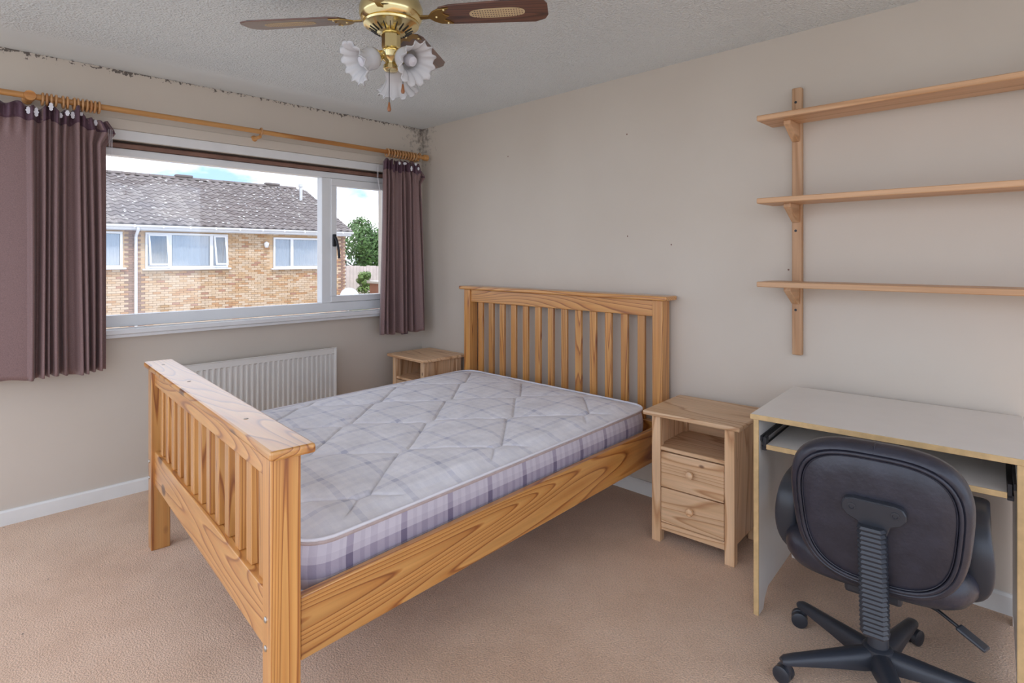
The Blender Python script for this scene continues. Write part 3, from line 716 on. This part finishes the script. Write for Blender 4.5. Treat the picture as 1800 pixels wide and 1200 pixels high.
# bracket plate and bellows upright
PM = BM @ Matrix.Translation((0.0, -.046, .040))
pl = []
for sgn, x in ((1, .052), (-1, -.052)):
    pass
pts = [(x, z) for x, z in ((-.078, .012), (-.070, .026), (-.052, .031), (.052, .031), (.070, .026), (.078, .012), (.078, -.006), (.066, -.022), (.040, -.034), (.032, -.060), (-.032, -.060), (-.040, -.034), (-.066, -.022), (-.078, -.006))]
plate = prism('bracket_plate', pts, 'y', -.020, .004, plastic, ch, bev=.003, M=PM)
for x in (-.052, .052):
    lathe('bolt', [(0, -.002), (.011, -.002), (.011, .001), (.007, .0015), (.006, -.001), (0, -.001)], plastic, plate, n=14, M=PM @ Matrix.Translation((x, -.0205, .006)) @ Matrix.Rotation(R(90), 4, 'X'))
# bellows
rings = []; nb = 23
path = []
for i in range(nb*2+1):
    t = i/(nb*2)
    path.append((Vector((.018 + .004*t, -.272 + .030*t, .598 - .318*t)), (1.0 if i % 2 else .86)))
for p, k in path:
    w, d = .036*k, .024*k
    rings.append([p + Vector((w*x, d*y, 0)) for x, y in ((-1, -.35), (-.72, -1), (.72, -1), (1, -.35), (1, 1), (-1, 1))])
link('bellows', ringsmesh(rings), plastic, ch)
tube('back_bar', [(.020, -.245, .60), (.022, -.240, .33), (.020, -.20, .315), (.0, -.05, .33)], .018, plastic, ch)
# seat
SM = Matrix.Translation((0, .035, .425)) @ Matrix.Rotation(R(-90), 4, 'X')
seat = pad('seat', [(.02, -.052), (.6, -.052), (.86, -.046), (.955, -.030), (.99, -.010), (1.0, .008), (.985, .030), (.95, .044)], 3.4, .520, .480, SM, leather, ch)
pad('seat_shell', [(.95, .040), (.93, .052), (.85, .060), (.5, .066), (.02, .066)], 3.4, .520, .480, SM, plastic, ch)
for sg in (-1, 1):
    prof_ = [(a*.885, b, .35 + (c-.35)*.86) for a, b, c in [(.14, -.02, .350), (.215, -.04, .352), (.272, -.055, .395), (.290, -.075, .47), (.284, -.085, .55), (.276, -.070, .605), (.274, -.03, .628), (.274, .06, .634), (.274, .15, .630), (.274, .20, .610), (.276, .215, .56), (.280, .19, .47), (.262, .16, .395), (.21, .14, .352), (.14, .12, .350)]]
    P3 = [Vector((sg*a, b, c)) for a, b, c in prof_]; rings = []
    for k, p in enumerate(P3):
        t_ = (P3[min(k+1, len(P3)-1)] - P3[max(k-1, 0)]).normalized()
        wd = Vector((1, 0, 0)) - t_*t_.x; wd = wd.normalized() if wd.length > .35 else Vector((0, 0, 1))
        if k in (0, 1, 13, 14): wd = Vector((0, 1, 0)) - t_*t_.y; wd.normalize()
        nn = t_.cross(wd).normalized(); hw = .034; ht = .017
        rings.append([p + wd*hw*cx_ + nn*ht*cy_ for cx_, cy_ in ((-1, -.4), (-.75, -1), (.75, -1), (1, -.4), (1, .4), (.75, 1), (-.75, 1), (-1, .4))])
    ar = link('armrest', smooth(ringsmesh(rings), 60), plastic, ch); sb = ar.modifiers.new('round', 'SUBSURF'); sb.levels = 2; sb.render_levels = 2
box('mechanism', (-.075, -.12, .315), (.075, .12, .358), plastic, ch, bev=.01, seg=2)
lathe('gas_column', [(0, .05), (.030, .05), (.030, .20), (.027, .205), (.027, .255), (.020, .26), (.020, .32), (0, .32)], plastic, ch, n=24)
base = lathe('base_hub', [(0, .05), (.042, .05), (.045, .09), (.042, .112), (.034, .118), (0, .118)], plastic, ch, n=28)
for i in range(5):
    a = R(82 + 72*i - 5); d = Vector((cos(a), sin(a), 0)); w = Vector((-sin(a), cos(a), 0)); rings = []
    for r, hw, zt, zb in ((.02, .030, .112, .055), (.06, .031, .110, .056), (.16, .025, .100, .062), (.27, .020, .090, .066), (.300, .018, .086, .067), (.312, .012, .080, .068)):
        c = d*r
        rings.append([c + w*x*hw + Vector((0, 0, zb + (zt-zb)*zz)) for x, zz in ((-1, 0), (-1, .55), (-.72, .88), (-.3, 1), (.3, 1), (.72, .88), (1, .55), (1, 0))])
    arm = link('base_arm', smooth(ringsmesh(rings), 55), plastic, ch)
    cs_ = d*.290; sw = a + R(random.uniform(-60, 60)); ax = Vector((-sin(sw), cos(sw), 0)); off = Vector((cos(sw), sin(sw), 0))*.014
    for sgn in (-1, 1):
        M = Matrix.Translation(cs_ + off + ax*sgn*.013 + Vector((0, 0, .0265))) @ ax.to_track_quat('Z', 'Y').to_matrix().to_4x4()
        lathe('caster_wheel', [(0, -.010), (.020, -.010), (.0265, -.007), (.0265, .007), (.020, .010), (0, .010)], plastic, arm, n=22, M=M)
    lathe('caster_stem', [(0, .028), (.011, .028), (.011, .066), (0, .066)], plastic, arm, n=12, M=Matrix.Translation(cs_))
lev = tube('height_lever', [(.06, -.06, .345), (.16, -.10, .335), (.205, -.115, .315)], .005, dark_metal, ch, n=8)
LMx = Matrix.Translation((.235, -.125, .302)) @ Matrix.Rotation(R(-20), 4, 'Z') @ Matrix.Rotation(R(22), 4, 'Y')
box('lever_paddle', (-.035, -.016, -.005), (.040, .016, .006), plastic, lev, bev=.005, seg=2, M=LMx)

# ------------------------------------------------------------------ ceiling fan
FX, FY = 1.992, -1.628
fan = thing('ceiling_fan', 'brass ceiling fan with dark cane inset blades and ruffled glass lights', 'fan', (FX, FY, ZC))
def fz(z): return z - ZC
lathe('ceiling_canopy', [(0, 0), (.085, 0), (.085, -.012), (.072, -.030), (.062, -.05), (0, -.05)], brass, fan, n=32)
lathe('motor_housing', [(0, fz(2.370)), (.075, fz(2.370)), (.082, fz(2.355)), (.108, fz(2.330)), (.120, fz(2.300)), (.120, fz(2.272)), (.112, fz(2.255)), (.105, fz(2.248)), (0, fz(2.247))], brass, fan, n=40)
pan = lathe('motor_pan', [(0, fz(2.250)), (.100, fz(2.250)), (.106, fz(2.243)), (.104, fz(2.236)), (.096, fz(2.234)), (.080, fz(2.222)), (.055, fz(2.208)), (.030, fz(2.202)), (0, fz(2.202))], brass, fan, n=40)
for i in range(20):
    a = 2*pi*i/20
    M = Matrix.Rotation(a, 4, 'Z') @ Matrix.Translation((.068, 0, fz(2.2143))) @ Matrix.Rotation(R(-31), 4, 'Y')
    box('vent_slot_dark', (-.016, -.0014, -.0022), (.016, .0014, .0012), dark_metal, pan, bev=0, M=M)  # dark sliver laid in for the shade of an open slot
lathe('switch_housing', [(0, fz(2.204)), (.034, fz(2.204)), (.037, fz(2.198)), (.037, fz(2.150)), (.034, fz(2.146)), (0, fz(2.145))], brass, fan, n=10, ang=20)
kit = lathe('light_kit', [(0, fz(2.146)), (.030, fz(2.146)), (.044, fz(2.132)), (.042, fz(2.112)), (.024, fz(2.098)), (.022, fz(2.090)), (.030, fz(2.084)), (.030, fz(2.070)), (.022, fz(2.062)), (0, fz(2.060))], brass, fan, n=28)
# blades
def blade_outline(L0, L1, w0, w1):
    return [(L0, -w0*.35), (L0+.02, -w0*.8), (L0+.06, -w0), (L1-.05, -w1), (L1-.012, -w1*.78), (L1, -w1*.45), (L1, w1*.45), (L1-.012, w1*.78), (L1-.05, w1), (L0+.06, w0), (L0+.02, w0*.8), (L0, w0*.35)]
for i in range(4):
    a = R(37 + 90*i)
    M = Matrix.Rotation(a, 4, 'Z') @ Matrix.Translation((0, 0, fz(2.268))) @ Matrix.Rotation(R(-10), 4, 'X')
    bl = prism('blade', blade_outline(.175, .600, .060, .073), 'z', -.003, .003, bladew, None, bev=.0015); bl.parent = fan; bl.matrix_local = M
    ci = []
    for k in range(24):
        q = 2*pi*k/24; ci.append((.410 + math.copysign(abs(cos(q))**.6, cos(q))*.105, math.copysign(abs(sin(q))**.8, sin(q))*.028))
    cp = prism('cane_panel', ci, 'z', -.0045, .0045, cane, bl)
    for r_ in range(4):                                     # woven cane strands with small dark gaps between
        bm = bmesh.new()
        for k in range(20):
            x0 = .316 + k*.0098; y0 = -.0195 + r_*.0125
            if abs((x0-.41)/.105)**3 + abs(y0/.028)**3 < .9: addbox(bm, (x0, y0, -.0050), (x0+.0045, y0+.0045, -.0042))
        link('weave_gap', bmdone(bm), bladew, cp)
    ir = prism('blade_iron', [(.10, -.012), (.150, -.010), (.165, -.030), (.190, -.046), (.235, -.050), (.222, -.034), (.205, -.022), (.215, -.008), (.228, 0), (.215, .008), (.205, .022), (.222, .034), (.235, .050), (.190, .046), (.165, .030), (.150, .010), (.10, .012)], 'z', -.0085, -.0032, brass_d, None, bev=.001)
    ir.parent = fan; ir.matrix_local = M
    for px_, py_ in ((.178, 0), (.215, -.042), (.215, .042)):
        lathe('screw', [(0, -.0125), (.003, -.0120), (.005, -.0085), (0, -.0085)], brass, ir, n=10, M=Matrix.Translation((px_, py_, 0)))
# three ruffled tulip shades
bulb_m = flat('pearl_bulb_glass', (.62, .60, .64), .2)
for i, az in enumerate((197, 72+0, 317)):
    az = {0: 262, 1: 134, 2: 6}[i]; a = R(az)
    tilt = R(62 if i != 1 else 40)
    axis = Vector((cos(a)*sin(tilt), sin(a)*sin(tilt), -cos(tilt)))
    org = Vector((cos(a)*.040, sin(a)*.040, fz(2.118)))
    Mq = Matrix.Translation(org) @ axis.to_track_quat('Z', 'Y').to_matrix().to_4x4()
    arm = lathe('lamp_holder', [(0, -.01), (.016, -.01), (.018, .010), (.027, .018), (.028, .030), (.024, .034), (0, .034)], brass, fan, n=20, M=Mq)
    nseg = 72; rings = []
    for j, (r, h) in enumerate(((.022, .026), (.034, .030), (.040, .045), (.038, .062), (.036, .074), (.044, .092), (.056, .108), (.070, .120), (.078, .124))):
        w = max(0, (j-4))/4
        rings.append([Mq @ Vector((r*(1 + .10*w*cos(12*q))*cos(q), r*(1 + .10*w*cos(12*q))*sin(q), h + .007*w*sin(12*q) + .0015*w*cos(36*q))) for q in [2*pi*k/nseg for k in range(nseg)]])
    me = smooth(ringsmesh(rings, cap0=False, cap1=False), 180)
    s_ = link('glass_shade', me, frost_m, fan); sd = s_.modifiers.new('thickness', 'SOLIDIFY'); sd.thickness = .003
    lathe('bulb', [(0, .034), (.012, .034), (.013, .046), (.021, .062), (.024, .078), (.018, .094), (0, .100)], bulb_m, arm, n=18, M=Mq)
for dx, dy, zb, zt in ((.010, -.016, 1.905, 2.062), (.062, .010, 1.968, 2.085)):
    chn = tube('pull_chain', [(dx, dy, fz(zt)), (dx, dy, fz(zb+.03))], .0014, dark_metal, fan, n=6)
    lathe('pull_bob', [(0, fz(zb+.034)), (.003, fz(zb+.034)), (.0055, fz(zb+.018)), (.0075, fz(zb+.008)), (.0055, fz(zb)), (0, fz(zb))], knob_red, chn, n=12, M=Matrix.Translation((dx, dy, 0)))

# ------------------------------------------------------------------ outside: ground, neighbouring house, garden
GZ = -2.75
bounce_ground_m = flat('pale_bounce_ground', (.40, .385, .36), .9, var=.15, nscale=.6)  # ground made pale to bounce daylight up onto the room's ceiling
g = struct(box('ground', (-120, -90, GZ-.2), (40, 110, GZ), bounce_ground_m, bev=0))
HX = -17.70
house = thing('house', 'buff brick terraced house with dark tiled roof seen through the window', 'building', (HX, 4.2, GZ))
HO = Vector((-HX, -4.2, -GZ))
def hp(o): o.parent = house; o.location = HO; return o
def brickmat(name, c): return flat(name, c, .85, var=.10, nscale=3)
buffs = [brickmat('brick_cream', (.56, .41, .275)), brickmat('brick_buff', (.52, .34, .195)), brickmat('brick_sand', (.60, .46, .33)), brickmat('brick_orange', (.47, .265, .135)), brickmat('brick_rose', (.40, .215, .145))]
browns = [brickmat('brick_brown', (.27, .165, .125)), brickmat('brick_umber', (.33, .20, .15))]
def mortar():
    m, t, b = newmat('mortar_and_far_brick'); L = t.links
    tcn = N(t, 'ShaderNodeTexCoord'); mpn = N(t, 'ShaderNodeMapping'); mpn.inputs['Rotation'].default_value = (R(90), 0, R(90)); L.new(tcn.outputs['Object'], mpn.inputs['Vector'])
    br = N(t, 'ShaderNodeTexBrick'); br.inputs['Scale'].default_value = 1; br.inputs['Brick Width'].default_value = .225; br.inputs['Row Height'].default_value = .075; br.inputs['Mortar Size'].default_value = .008
    br.inputs['Color1'].default_value = (.62, .42, .24, 1); br.inputs['Color2'].default_value = (.66, .5, .34, 1); br.inputs['Mortar'].default_value = (.46, .39, .31, 1)
    L.new(mpn.outputs[0], br.inputs['Vector']); L.new(br.outputs[0], b.inputs['Base Color']); b.inputs['Roughness'].default_value = .9
    return m
mort = mortar()
YA, YB = -9.0, 9.29
hp(prism('gable', [(HX-.03, 2.40), (HX-8.0, 2.40), (HX-4.0, 4.40)], 'y', YB-.25, YB-.03, mort))
wins = [(-1.10, 1.475, 1.035, 2.17), (2.10, 4.64, .995, 2.17), (6.27, 8.14, .955, 2.11)]
# hollow shell with real window openings, so the rooms behind the nets are dark by themselves
shell_b = [((HX-8.0, YA, GZ), (HX-7.75, YB-.03, 2.40)), ((HX-7.75, YA, GZ), (HX-.28, YA+.25, 2.40)), ((HX-7.75, YB-.28, GZ), (HX-.28, YB-.03, 2.40)),
           ((HX-7.75, YA+.25, -.25), (HX-.28, YB-.28, -.05)), ((HX-7.75, YA+.25, 2.30), (HX-.28, YB-.28, 2.40)), ((HX-4.0, YA+.25, -.05), (HX-3.85, YB-.28, 2.30))]
ycur = YA
for w in wins:
    shell_b += [((HX-.28, ycur, GZ), (HX-.03, w[0], 2.40)), ((HX-.28, w[0], GZ), (HX-.03, w[1], w[2])), ((HX-.28, w[0], w[3]), (HX-.03, w[1], 2.40))]; ycur = w[1]
shell_b.append(((HX-.28, ycur, GZ), (HX-.03, YB-.03, 2.40)))
hp(boxes('wall', shell_b, mort, None, bev=0))
cells = []
row = 0; zz = -.90
while zz < 2.38:
    yy = -.60 + (.1125 if row % 2 else 0)
    while yy < YB - .2:
        y1 = min(yy + .215, YB)
        brown = 1.62 < (yy+y1)/2 < 2.04 or yy > 8.86
        ok = all(not (y1 > w[0]-.02 and yy < w[1]+.02 and zz+.065 > w[2]-.06 and zz < w[3]+.02) for w in wins)
        if ok: cells.append((yy, y1, zz, brown))
        yy += .225
    zz += .075; row += 1
cam_p = Vector(cam.location)
# nearest to the eye and in sight first: 300 single bricks, the rest one part
cells.sort(key=lambda c: (c[0] < .95) * 100 + (c[2] < -.55) * 100 + (Vector((HX, (c[0]+c[1])/2, c[2])) - cam_p).length)
def brick_mesh(m):
    bm = bmesh.new(); addbox(bm, (-.035, 0, 0), (0, .215, .065), 0); me = bmdone(bm); me.materials.append(m); return me
bms = {m.name: brick_mesh(m) for m in buffs + browns}
rest = {}
def pickb(c):
    if c[3]: return random.choice(browns)
    r = random.random()
    return buffs[0] if r < .34 else buffs[1] if r < .60 else buffs[2] if r < .82 else buffs[3] if r < .94 else buffs[4]
restV, restF, restI = [], [], []
allm = buffs + browns
for k, c in enumerate(cells):
    m = pickb(c); xo = HX + random.uniform(-.004, .004)
    if k < 300:
        o = link('brick', bms[m.name]); o.parent = house; o.location = HO + Vector((xo, c[0], c[2])); o.scale.y = (c[1]-c[0])/.215
    else:
        b = len(restV); x0, x1, y0, y1, z0, z1 = xo-.035, xo, c[0], c[1], c[2], c[2]+.065
        restV += [(x0,y0,z0),(x1,y0,z0),(x1,y1,z0),(x0,y1,z0),(x0,y0,z1),(x1,y0,z1),(x1,y1,z1),(x0,y1,z1)]
        for f in ((3,2,1,0),(4,5,6,7),(0,1,5,4),(1,2,6,5),(2,3,7,6),(3,0,4,7)): restF.append(tuple(b+i for i in f)); restI.append(allm.index(m))
me = bpy.data.meshes.new('mesh'); me.from_pydata(restV, [], restF)
for m in allm: me.materials.append(m)
me.polygons.foreach_set('material_index', restI); me.update()
o = hp(link('brickwork', me)); o['kind'] = 'stuff'
# roof slope and tiles
SL = Vector((-4.35, 0, 2.10)); RX0, RZ0_ = HX + .34, 2.40
RL = SL.length; sdir = SL.normalized(); sn = Vector((-sdir.z, 0, sdir.x)); sn = sn if sn.z > 0 else -sn
hp(prism('roof_deck', [(RX0, RZ0_-.02), (RX0, RZ0_+.01), (RX0+SL.x, RZ0_+SL.z+.0), (RX0+2*SL.x, RZ0_+.01), (RX0+2*SL.x, RZ0_-.02), (RX0+SL.x, RZ0_+SL.z-.05)], 'y', YA, YB+.10, flat('roof_felt', (.16, .14, .135), .9)))
tile_c = [flat('roof_tile_grey', (.19, .165, .16), .9, var=.15, nscale=5), flat('roof_tile_umber', (.16, .135, .13), .9, var=.15, nscale=5), flat('roof_tile_lichen', (.22, .195, .185), .9, var=.5, nscale=9)]
nw = 8
def tile_geo():
    V = []; Fc = []
    for j, s in enumerate((0, .345)):
        for i in range(nw+1):
            y = .30*i/nw; h = .028*sin(2*pi*i/nw) + .055 - .03*j
            V.append((s, y, h))
    for i in range(nw): Fc.append((i, i+1, nw+2+i, nw+1+i))
    b = len(V)
    for i in range(nw+1): V.append((0, .30*i/nw, V[i][2]-.045))
    for i in range(nw): Fc.append((b+i, b+i+1, i+1, i))
    return V, Fc
TV, TF = tile_geo()
def tw(p, y0, s0): return Vector((RX0, y0, RZ0_)) + sdir*(s0 + p[0]) + Vector((0, p[1], 0)) + sn*p[2]
tms = []
for m in tile_c:
    me = bpy.data.meshes.new('mesh'); me.from_pydata([tuple(sdir*p[0] + Vector((0, p[1], 0)) + sn*p[2]) for p in TV], [], TF); me.update(); smooth(me, 60); me.materials.append(m); tms.append(me)
tiles = []
nr = int(RL/.31)
for r_ in range(nr):
    y = -1.4
    while y < YB + .02: tiles.append((y, r_*.31)); y += .30
tiles.sort(key=lambda q: ((q[0] < .85)*100 + (Vector((RX0, q[0], RZ0_)) + sdir*q[1] - cam_p).length))
RV, RF, RI = [], [], []
for k, (y, s) in enumerate(tiles):
    q = random.random(); mi = 0 if q < .5 else 1 if q < .8 else 2
    if k < 300:
        o = link('roof_tile', tms[mi]); o.parent = house; o.location = HO + Vector((RX0, y, RZ0_)) + sdir*s
    else:
        b = len(RV); RV += [tuple(tw(p, y, s)) for p in TV]
        for f in TF: RF.append(tuple(b+i for i in f)); RI.append(mi)
me = bpy.data.meshes.new('mesh'); me.from_pydata(RV, [], RF)
for m in tile_c: me.materials.append(m)
me.polygons.foreach_set('material_index', RI); me.update(); smooth(me, 60)
o = hp(link('roof_tiles', me)); o['kind'] = 'stuff'
# lichen flecks on the tiles
lich = flat('white_lichen', (.72, .72, .72), .9)
LV, LF = [], []
for k in range(190):
    y = random.uniform(.9, YB); s = random.uniform(.1, RL-.2); c = tw((0, 0, .088), y, s); w = random.uniform(.02, .06); h = random.uniform(.010, .022)
    b = len(LV)
    for q in range(7):
        a = 2*pi*q/7; LV.append(tuple(c + Vector((0, w*cos(a)*random.uniform(.7, 1.1), 0)) + sdir*h*1.6*sin(a)))
    LF.append(tuple(range(b, b+7)))
me = bpy.data.meshes.new('mesh'); me.from_pydata(LV, [], LF); me.update()
o = hp(link('lichen', me, lich)); o['kind'] = 'stuff'
ridge = Vector((RX0, 0, RZ0_)) + SL
for k in range(int((YB - .8)/.45)):
    y = .9 + k*.45
    rg = []
    for yy in (y, y+.44):
        rg.append([Vector((ridge.x + .13*cos(a), yy, ridge.z - .02 + .11*sin(a))) for a in [pi*i/8 for i in range(9)]])
    V = rg[0] + rg[1]; me = bpy.data.meshes.new('mesh'); me.from_pydata([tuple(v) for v in V], [], [(i, i+1, 10+i, 9+i) for i in range(8)]); me.update()
    hp(link('ridge_tile', smooth(me, 60), tile_c[k % 2]))
for y in (4.05, 7.6):
    hp(box('ridge_vent', (ridge.x-.12, y, ridge.z+.06), (ridge.x+.14, y+.62, ridge.z+.16), tile_c[1], None, bev=.02))
fl = lathe('flue', [(0, 0), (.065, 0), (.065, .62), (.10, .63), (.10, .74), (.05, .78), (0, .78)], flat('galvanised_flue', (.62, .62, .62), .4, metal=.6), None, n=18, M=Matrix.Translation(tw((0, 0, 0), 8.55, RL*.66)))
hp(fl)
wgl = flat('house_white_upvc', (.80, .81, .84), .35, var=.02)
gut = []
hp(box('fascia', (HX+.26, YA, 2.23), (HX+.30, YB+.08, 2.41), wgl, None, bev=0))
hp(box('soffit', (HX-.03, YA, 2.22), (HX+.30, YB+.05, 2.24), wgl, None, bev=0))
rg = []
for yy in (YA, YB+.12):
    rg.append([Vector((HX+.36 + .062*cos(a), yy, 2.385 + .075*sin(a))) for a in [pi + pi*i/8 for i in range(9)]])
me = bpy.data.meshes.new('mesh'); me.from_pydata([tuple(v) for v in rg[0]+rg[1]], [], [(i, i+1, 10+i, 9+i) for i in range(8)]); me.update()
o = hp(link('gutter', smooth(me, 180), wgl)); s_ = o.modifiers.new('thickness', 'SOLIDIFY'); s_.thickness = .006
for k in range(11): hp(box('gutter_clip', (HX+.29, .9+k*.8, 2.30), (HX+.43, .95+k*.8, 2.395), wgl, None, bev=.01))
hp(tube('downpipe', [(HX+.36, 1.83, 2.31), (HX+.34, 1.83, 2.22), (HX+.10, 1.83, 2.06), (HX+.07, 1.83, 2.0), (HX+.07, 1.83, GZ)], .045, wgl, None, n=12))
def hwindow(y0, y1, z0, z1, mull, nets):
    fo = hp(boxes('window', [((HX-.03, y0, z0), (HX+.05, y1, z0+.07)), ((HX-.03, y0, z1-.07), (HX+.05, y1, z1)), ((HX-.03, y0, z0+.07), (HX+.05, y0+.07, z1-.07)), ((HX-.03, y1-.07, z0+.07), (HX+.05, y1, z1-.07))]
               + [((HX-.03, m-.06, z0+.07), (HX+.05, m+.06, z1-.07)) for m in mull], wgl, None, bev=.008))
    ed = [y0+.07] + [q for m in mull for q in (m-.06, m+.06)] + [y1-.07]
    for i in range(0, len(ed), 2):
        box('pane', (HX+.028, ed[i], z0+.07), (HX+.032, ed[i+1], z1-.07), house_glass, fo, bev=0)
        if nets:
            a, b = ed[i]+.02, ed[i+1]-.02
            grid('net_curtain', lambda s, t: (HX+.004 + .010*sin(s*(b-a)*70) + .006*sin(s*(b-a)*33+1), a+(b-a)*s, z0+.08+(z1-z0-.16)*t), 60, 2, net_m, fo)
    box('window_sill', (HX-.02, y0-.09, z0-.06), (HX+.12, y1+.09, z0-.005), wgl, fo, bev=.01)
for a, b in ((2.17, 2.74), (4.16, 4.57)):                 # two sashes pushed ajar at the foot
    M = Matrix.Translation((HX+.055, 0, 2.10)) @ Matrix.Rotation(R(-13), 4, 'Y')
    bm = bmesh.new(); hgt = -1.03
    for p_, q_ in (((0, a, -.05), (.03, b, 0)), ((0, a, hgt), (.03, b, hgt+.05)), ((0, a, hgt+.05), (.03, a+.05, -.05)), ((0, b-.05, hgt+.05), (.03, b, -.05))): addbox(bm, p_, q_, 0, 1, M)
    so = hp(link('open_sash', bmdone(bm), wgl))
    box('pane', (.012, a+.05, hgt+.05), (.016, b-.05, -.05), house_glass, so, bev=0, M=M)
hwindow(*wins[0], (-.2, .75), True)
hwindow(*wins[1], (2.80, 4.10), True)
hwindow(*wins[2], (6.98,), True)
lm = hp(lathe('wall_lamp', [(0, 0), (.05, 0), (.06, .02), (.09, .10), (.095, .17), (.04, .20), (0, .20)], flat('lamp_white', (.75, .75, .75), .3), None, n=18, M=Matrix.Translation((HX+.10, 5.98, 1.72))))
box('lamp_arm', (HX-.02, 5.95, 1.88), (HX+.12, 6.01, 1.94), wgl, lm, bev=.005)
# satellite dish on a pole beside the house corner
dish = thing('satellite_dish', 'pale grey satellite dish on a post beside the brick house', 'satellite dish', (-15.6, 8.22, GZ))
rings = []
for r, d in ((.02, 0), (.12, .006), (.22, .022), (.35, .055), (.355, .060), (.35, .066), (.22, .034), (.12, .018), (.02, .012)):
    rings.append([Vector((r*cos(2*pi*k/36), r*sin(2*pi*k/36), d)) for k in range(36)])
DMx = Matrix.Translation((.05, 0, 2.62)) @ Vector((.86, -.25, .42)).normalized().to_track_quat('Z', 'Y').to_matrix().to_4x4()
link('dish', smooth(ringsmesh([[DMx @ p for p in r] for r in rings]), 60), flat('dish_grey', (.60, .62, .65), .4), dish)
tube('post', [(-.03, 0, 0), (-.03, 0, 2.6)], .03, steel, dish)
tube('feed_arm', [DMx @ Vector((0, -.28, .04)), DMx @ Vector((0, -.12, .30))], .012, dark_metal, dish)
box('receiver', (-.03, -.05, -.03), (.03, .05, .05), dark_metal, dish, bev=.008, M=Matrix.Translation(DMx @ Vector((0, -.12, .31))))
# garage, fence, trees
struct(box('trim_terrace', (-60, 10.6, GZ), (-19.5, 70, -.95), flat('terrace_grass', (.16, .20, .08), .9, var=.3, nscale=1), bev=0)).name = 'ground_terrace'
gw = thing('garage', 'flat roofed red brick garage with pale coping beyond the house end', 'building', (-16.9, 12.6, GZ))
box('brick_wall', (-2.4, -1.2, 0), (2.4, 3.2, 2.92), brickmat('red_brick', (.40, .20, .14)), gw, bev=0)
box('coping', (-2.5, -1.3, 2.92), (2.5, 3.3, 3.03), flat('coping_stone', (.60, .57, .53), .9), gw, bev=.01)
fence_m = flat('pale_pink_fence_board', (.66, .56, .54), .85, var=.12, nscale=2)
fe = thing('garden_fence', 'pale weathered board fence on the bank behind the garage', 'fence', (-23.5, 10.8, -.95), R(90))
for k in range(44):
    box('board', (k*.2, 0, 0), (k*.2 + .185, .025, 1.85 + random.uniform(-.03, .03)), fence_m, fe, bev=0)
for k in range(5): box('post', (k*2.0, .025, 0), (.1 + k*2.0, .12, 1.9), fence_m, fe, bev=0)
leafs = [flat('leaf_green', (.085, .17, .045), .6, var=.5, nscale=3), flat('leaf_light_green', (.16, .27, .07), .6, var=.4, nscale=3)]
bark = flat('bark', (.12, .085, .06), .9)
def foliage(name, label, cat, loc, w, h, n, leaf, mi, trunk=True, z0=.25, seed=1):
    rn = random.Random(seed); t = thing(name, label, cat, loc)
    if trunk: tube('trunk', [(0, 0, 0), (.05, 0, h*.4), (0, .05, h*.75)], [w*.05, w*.035, w*.01], bark, t)
    else: tube('stem', [(0, 0, 0), (0, .02, h*.5)], [.04, .015], bark, t)
    blobs = [(Vector((rn.uniform(-.30, .30)*w, rn.uniform(-.30, .30)*w, h*(z0 + (.90-z0)*rn.random()))), rn.uniform(.16, .26)*w) for _ in range(16)]
    blobs.append((Vector((0, 0, h*.86)), .16*w))
    V, Fc = [], []
    for k in range(n):
        c, r = rn.choice(blobs); d = Vector((rn.gauss(0, 1), rn.gauss(0, 1), rn.gauss(0, 1))).normalized()
        p = c + d*r*rn.uniform(.72, 1.05); u = d.orthogonal().normalized(); q = Matrix.Rotation(rn.uniform(0, 6.28), 3, d); u = q @ u; v = d.cross(u) + d*rn.uniform(-.5, .5)
        l = leaf*rn.uniform(.6, 1.3); b = len(V)
        V += [tuple(p - u*l), tuple(p + v*l*.45), tuple(p + u*l), tuple(p - v*l*.45)]; Fc.append((b, b+1, b+2, b+3))
    me = bpy.data.meshes.new('mesh'); me.from_pydata(V, [], Fc); me.update()
    o = link('leaves', me, leafs[mi], t); o['kind'] = 'stuff'
    return t
foliage('leafy_tree', 'tall dense green tree rising behind the pale fence', 'tree', (-30.0, 17.3, -.95), 4.9, 4.95, 9000, .12, 0, seed=2, z0=.1)
foliage('leafy_tree', 'smaller green tree behind the end of the house roof', 'tree', (-36.5, 17.0, -.95), 4.4, 4.9, 5000, .13, 0, seed=4, z0=.1)
foliage('garden_shrub', 'narrow light green shrub in front of the pale fence', 'shrub', (-20.6, 11.9, -.95), .85, 1.75, 2200, .05, 1, trunk=False, z0=.3, seed=6)
foliage('garden_shrub', 'broad light green shrub beside the narrow one', 'shrub', (-20.0, 13.3, -.95), 1.2, 2.0, 2600, .06, 1, trunk=False, z0=.3, seed=8)
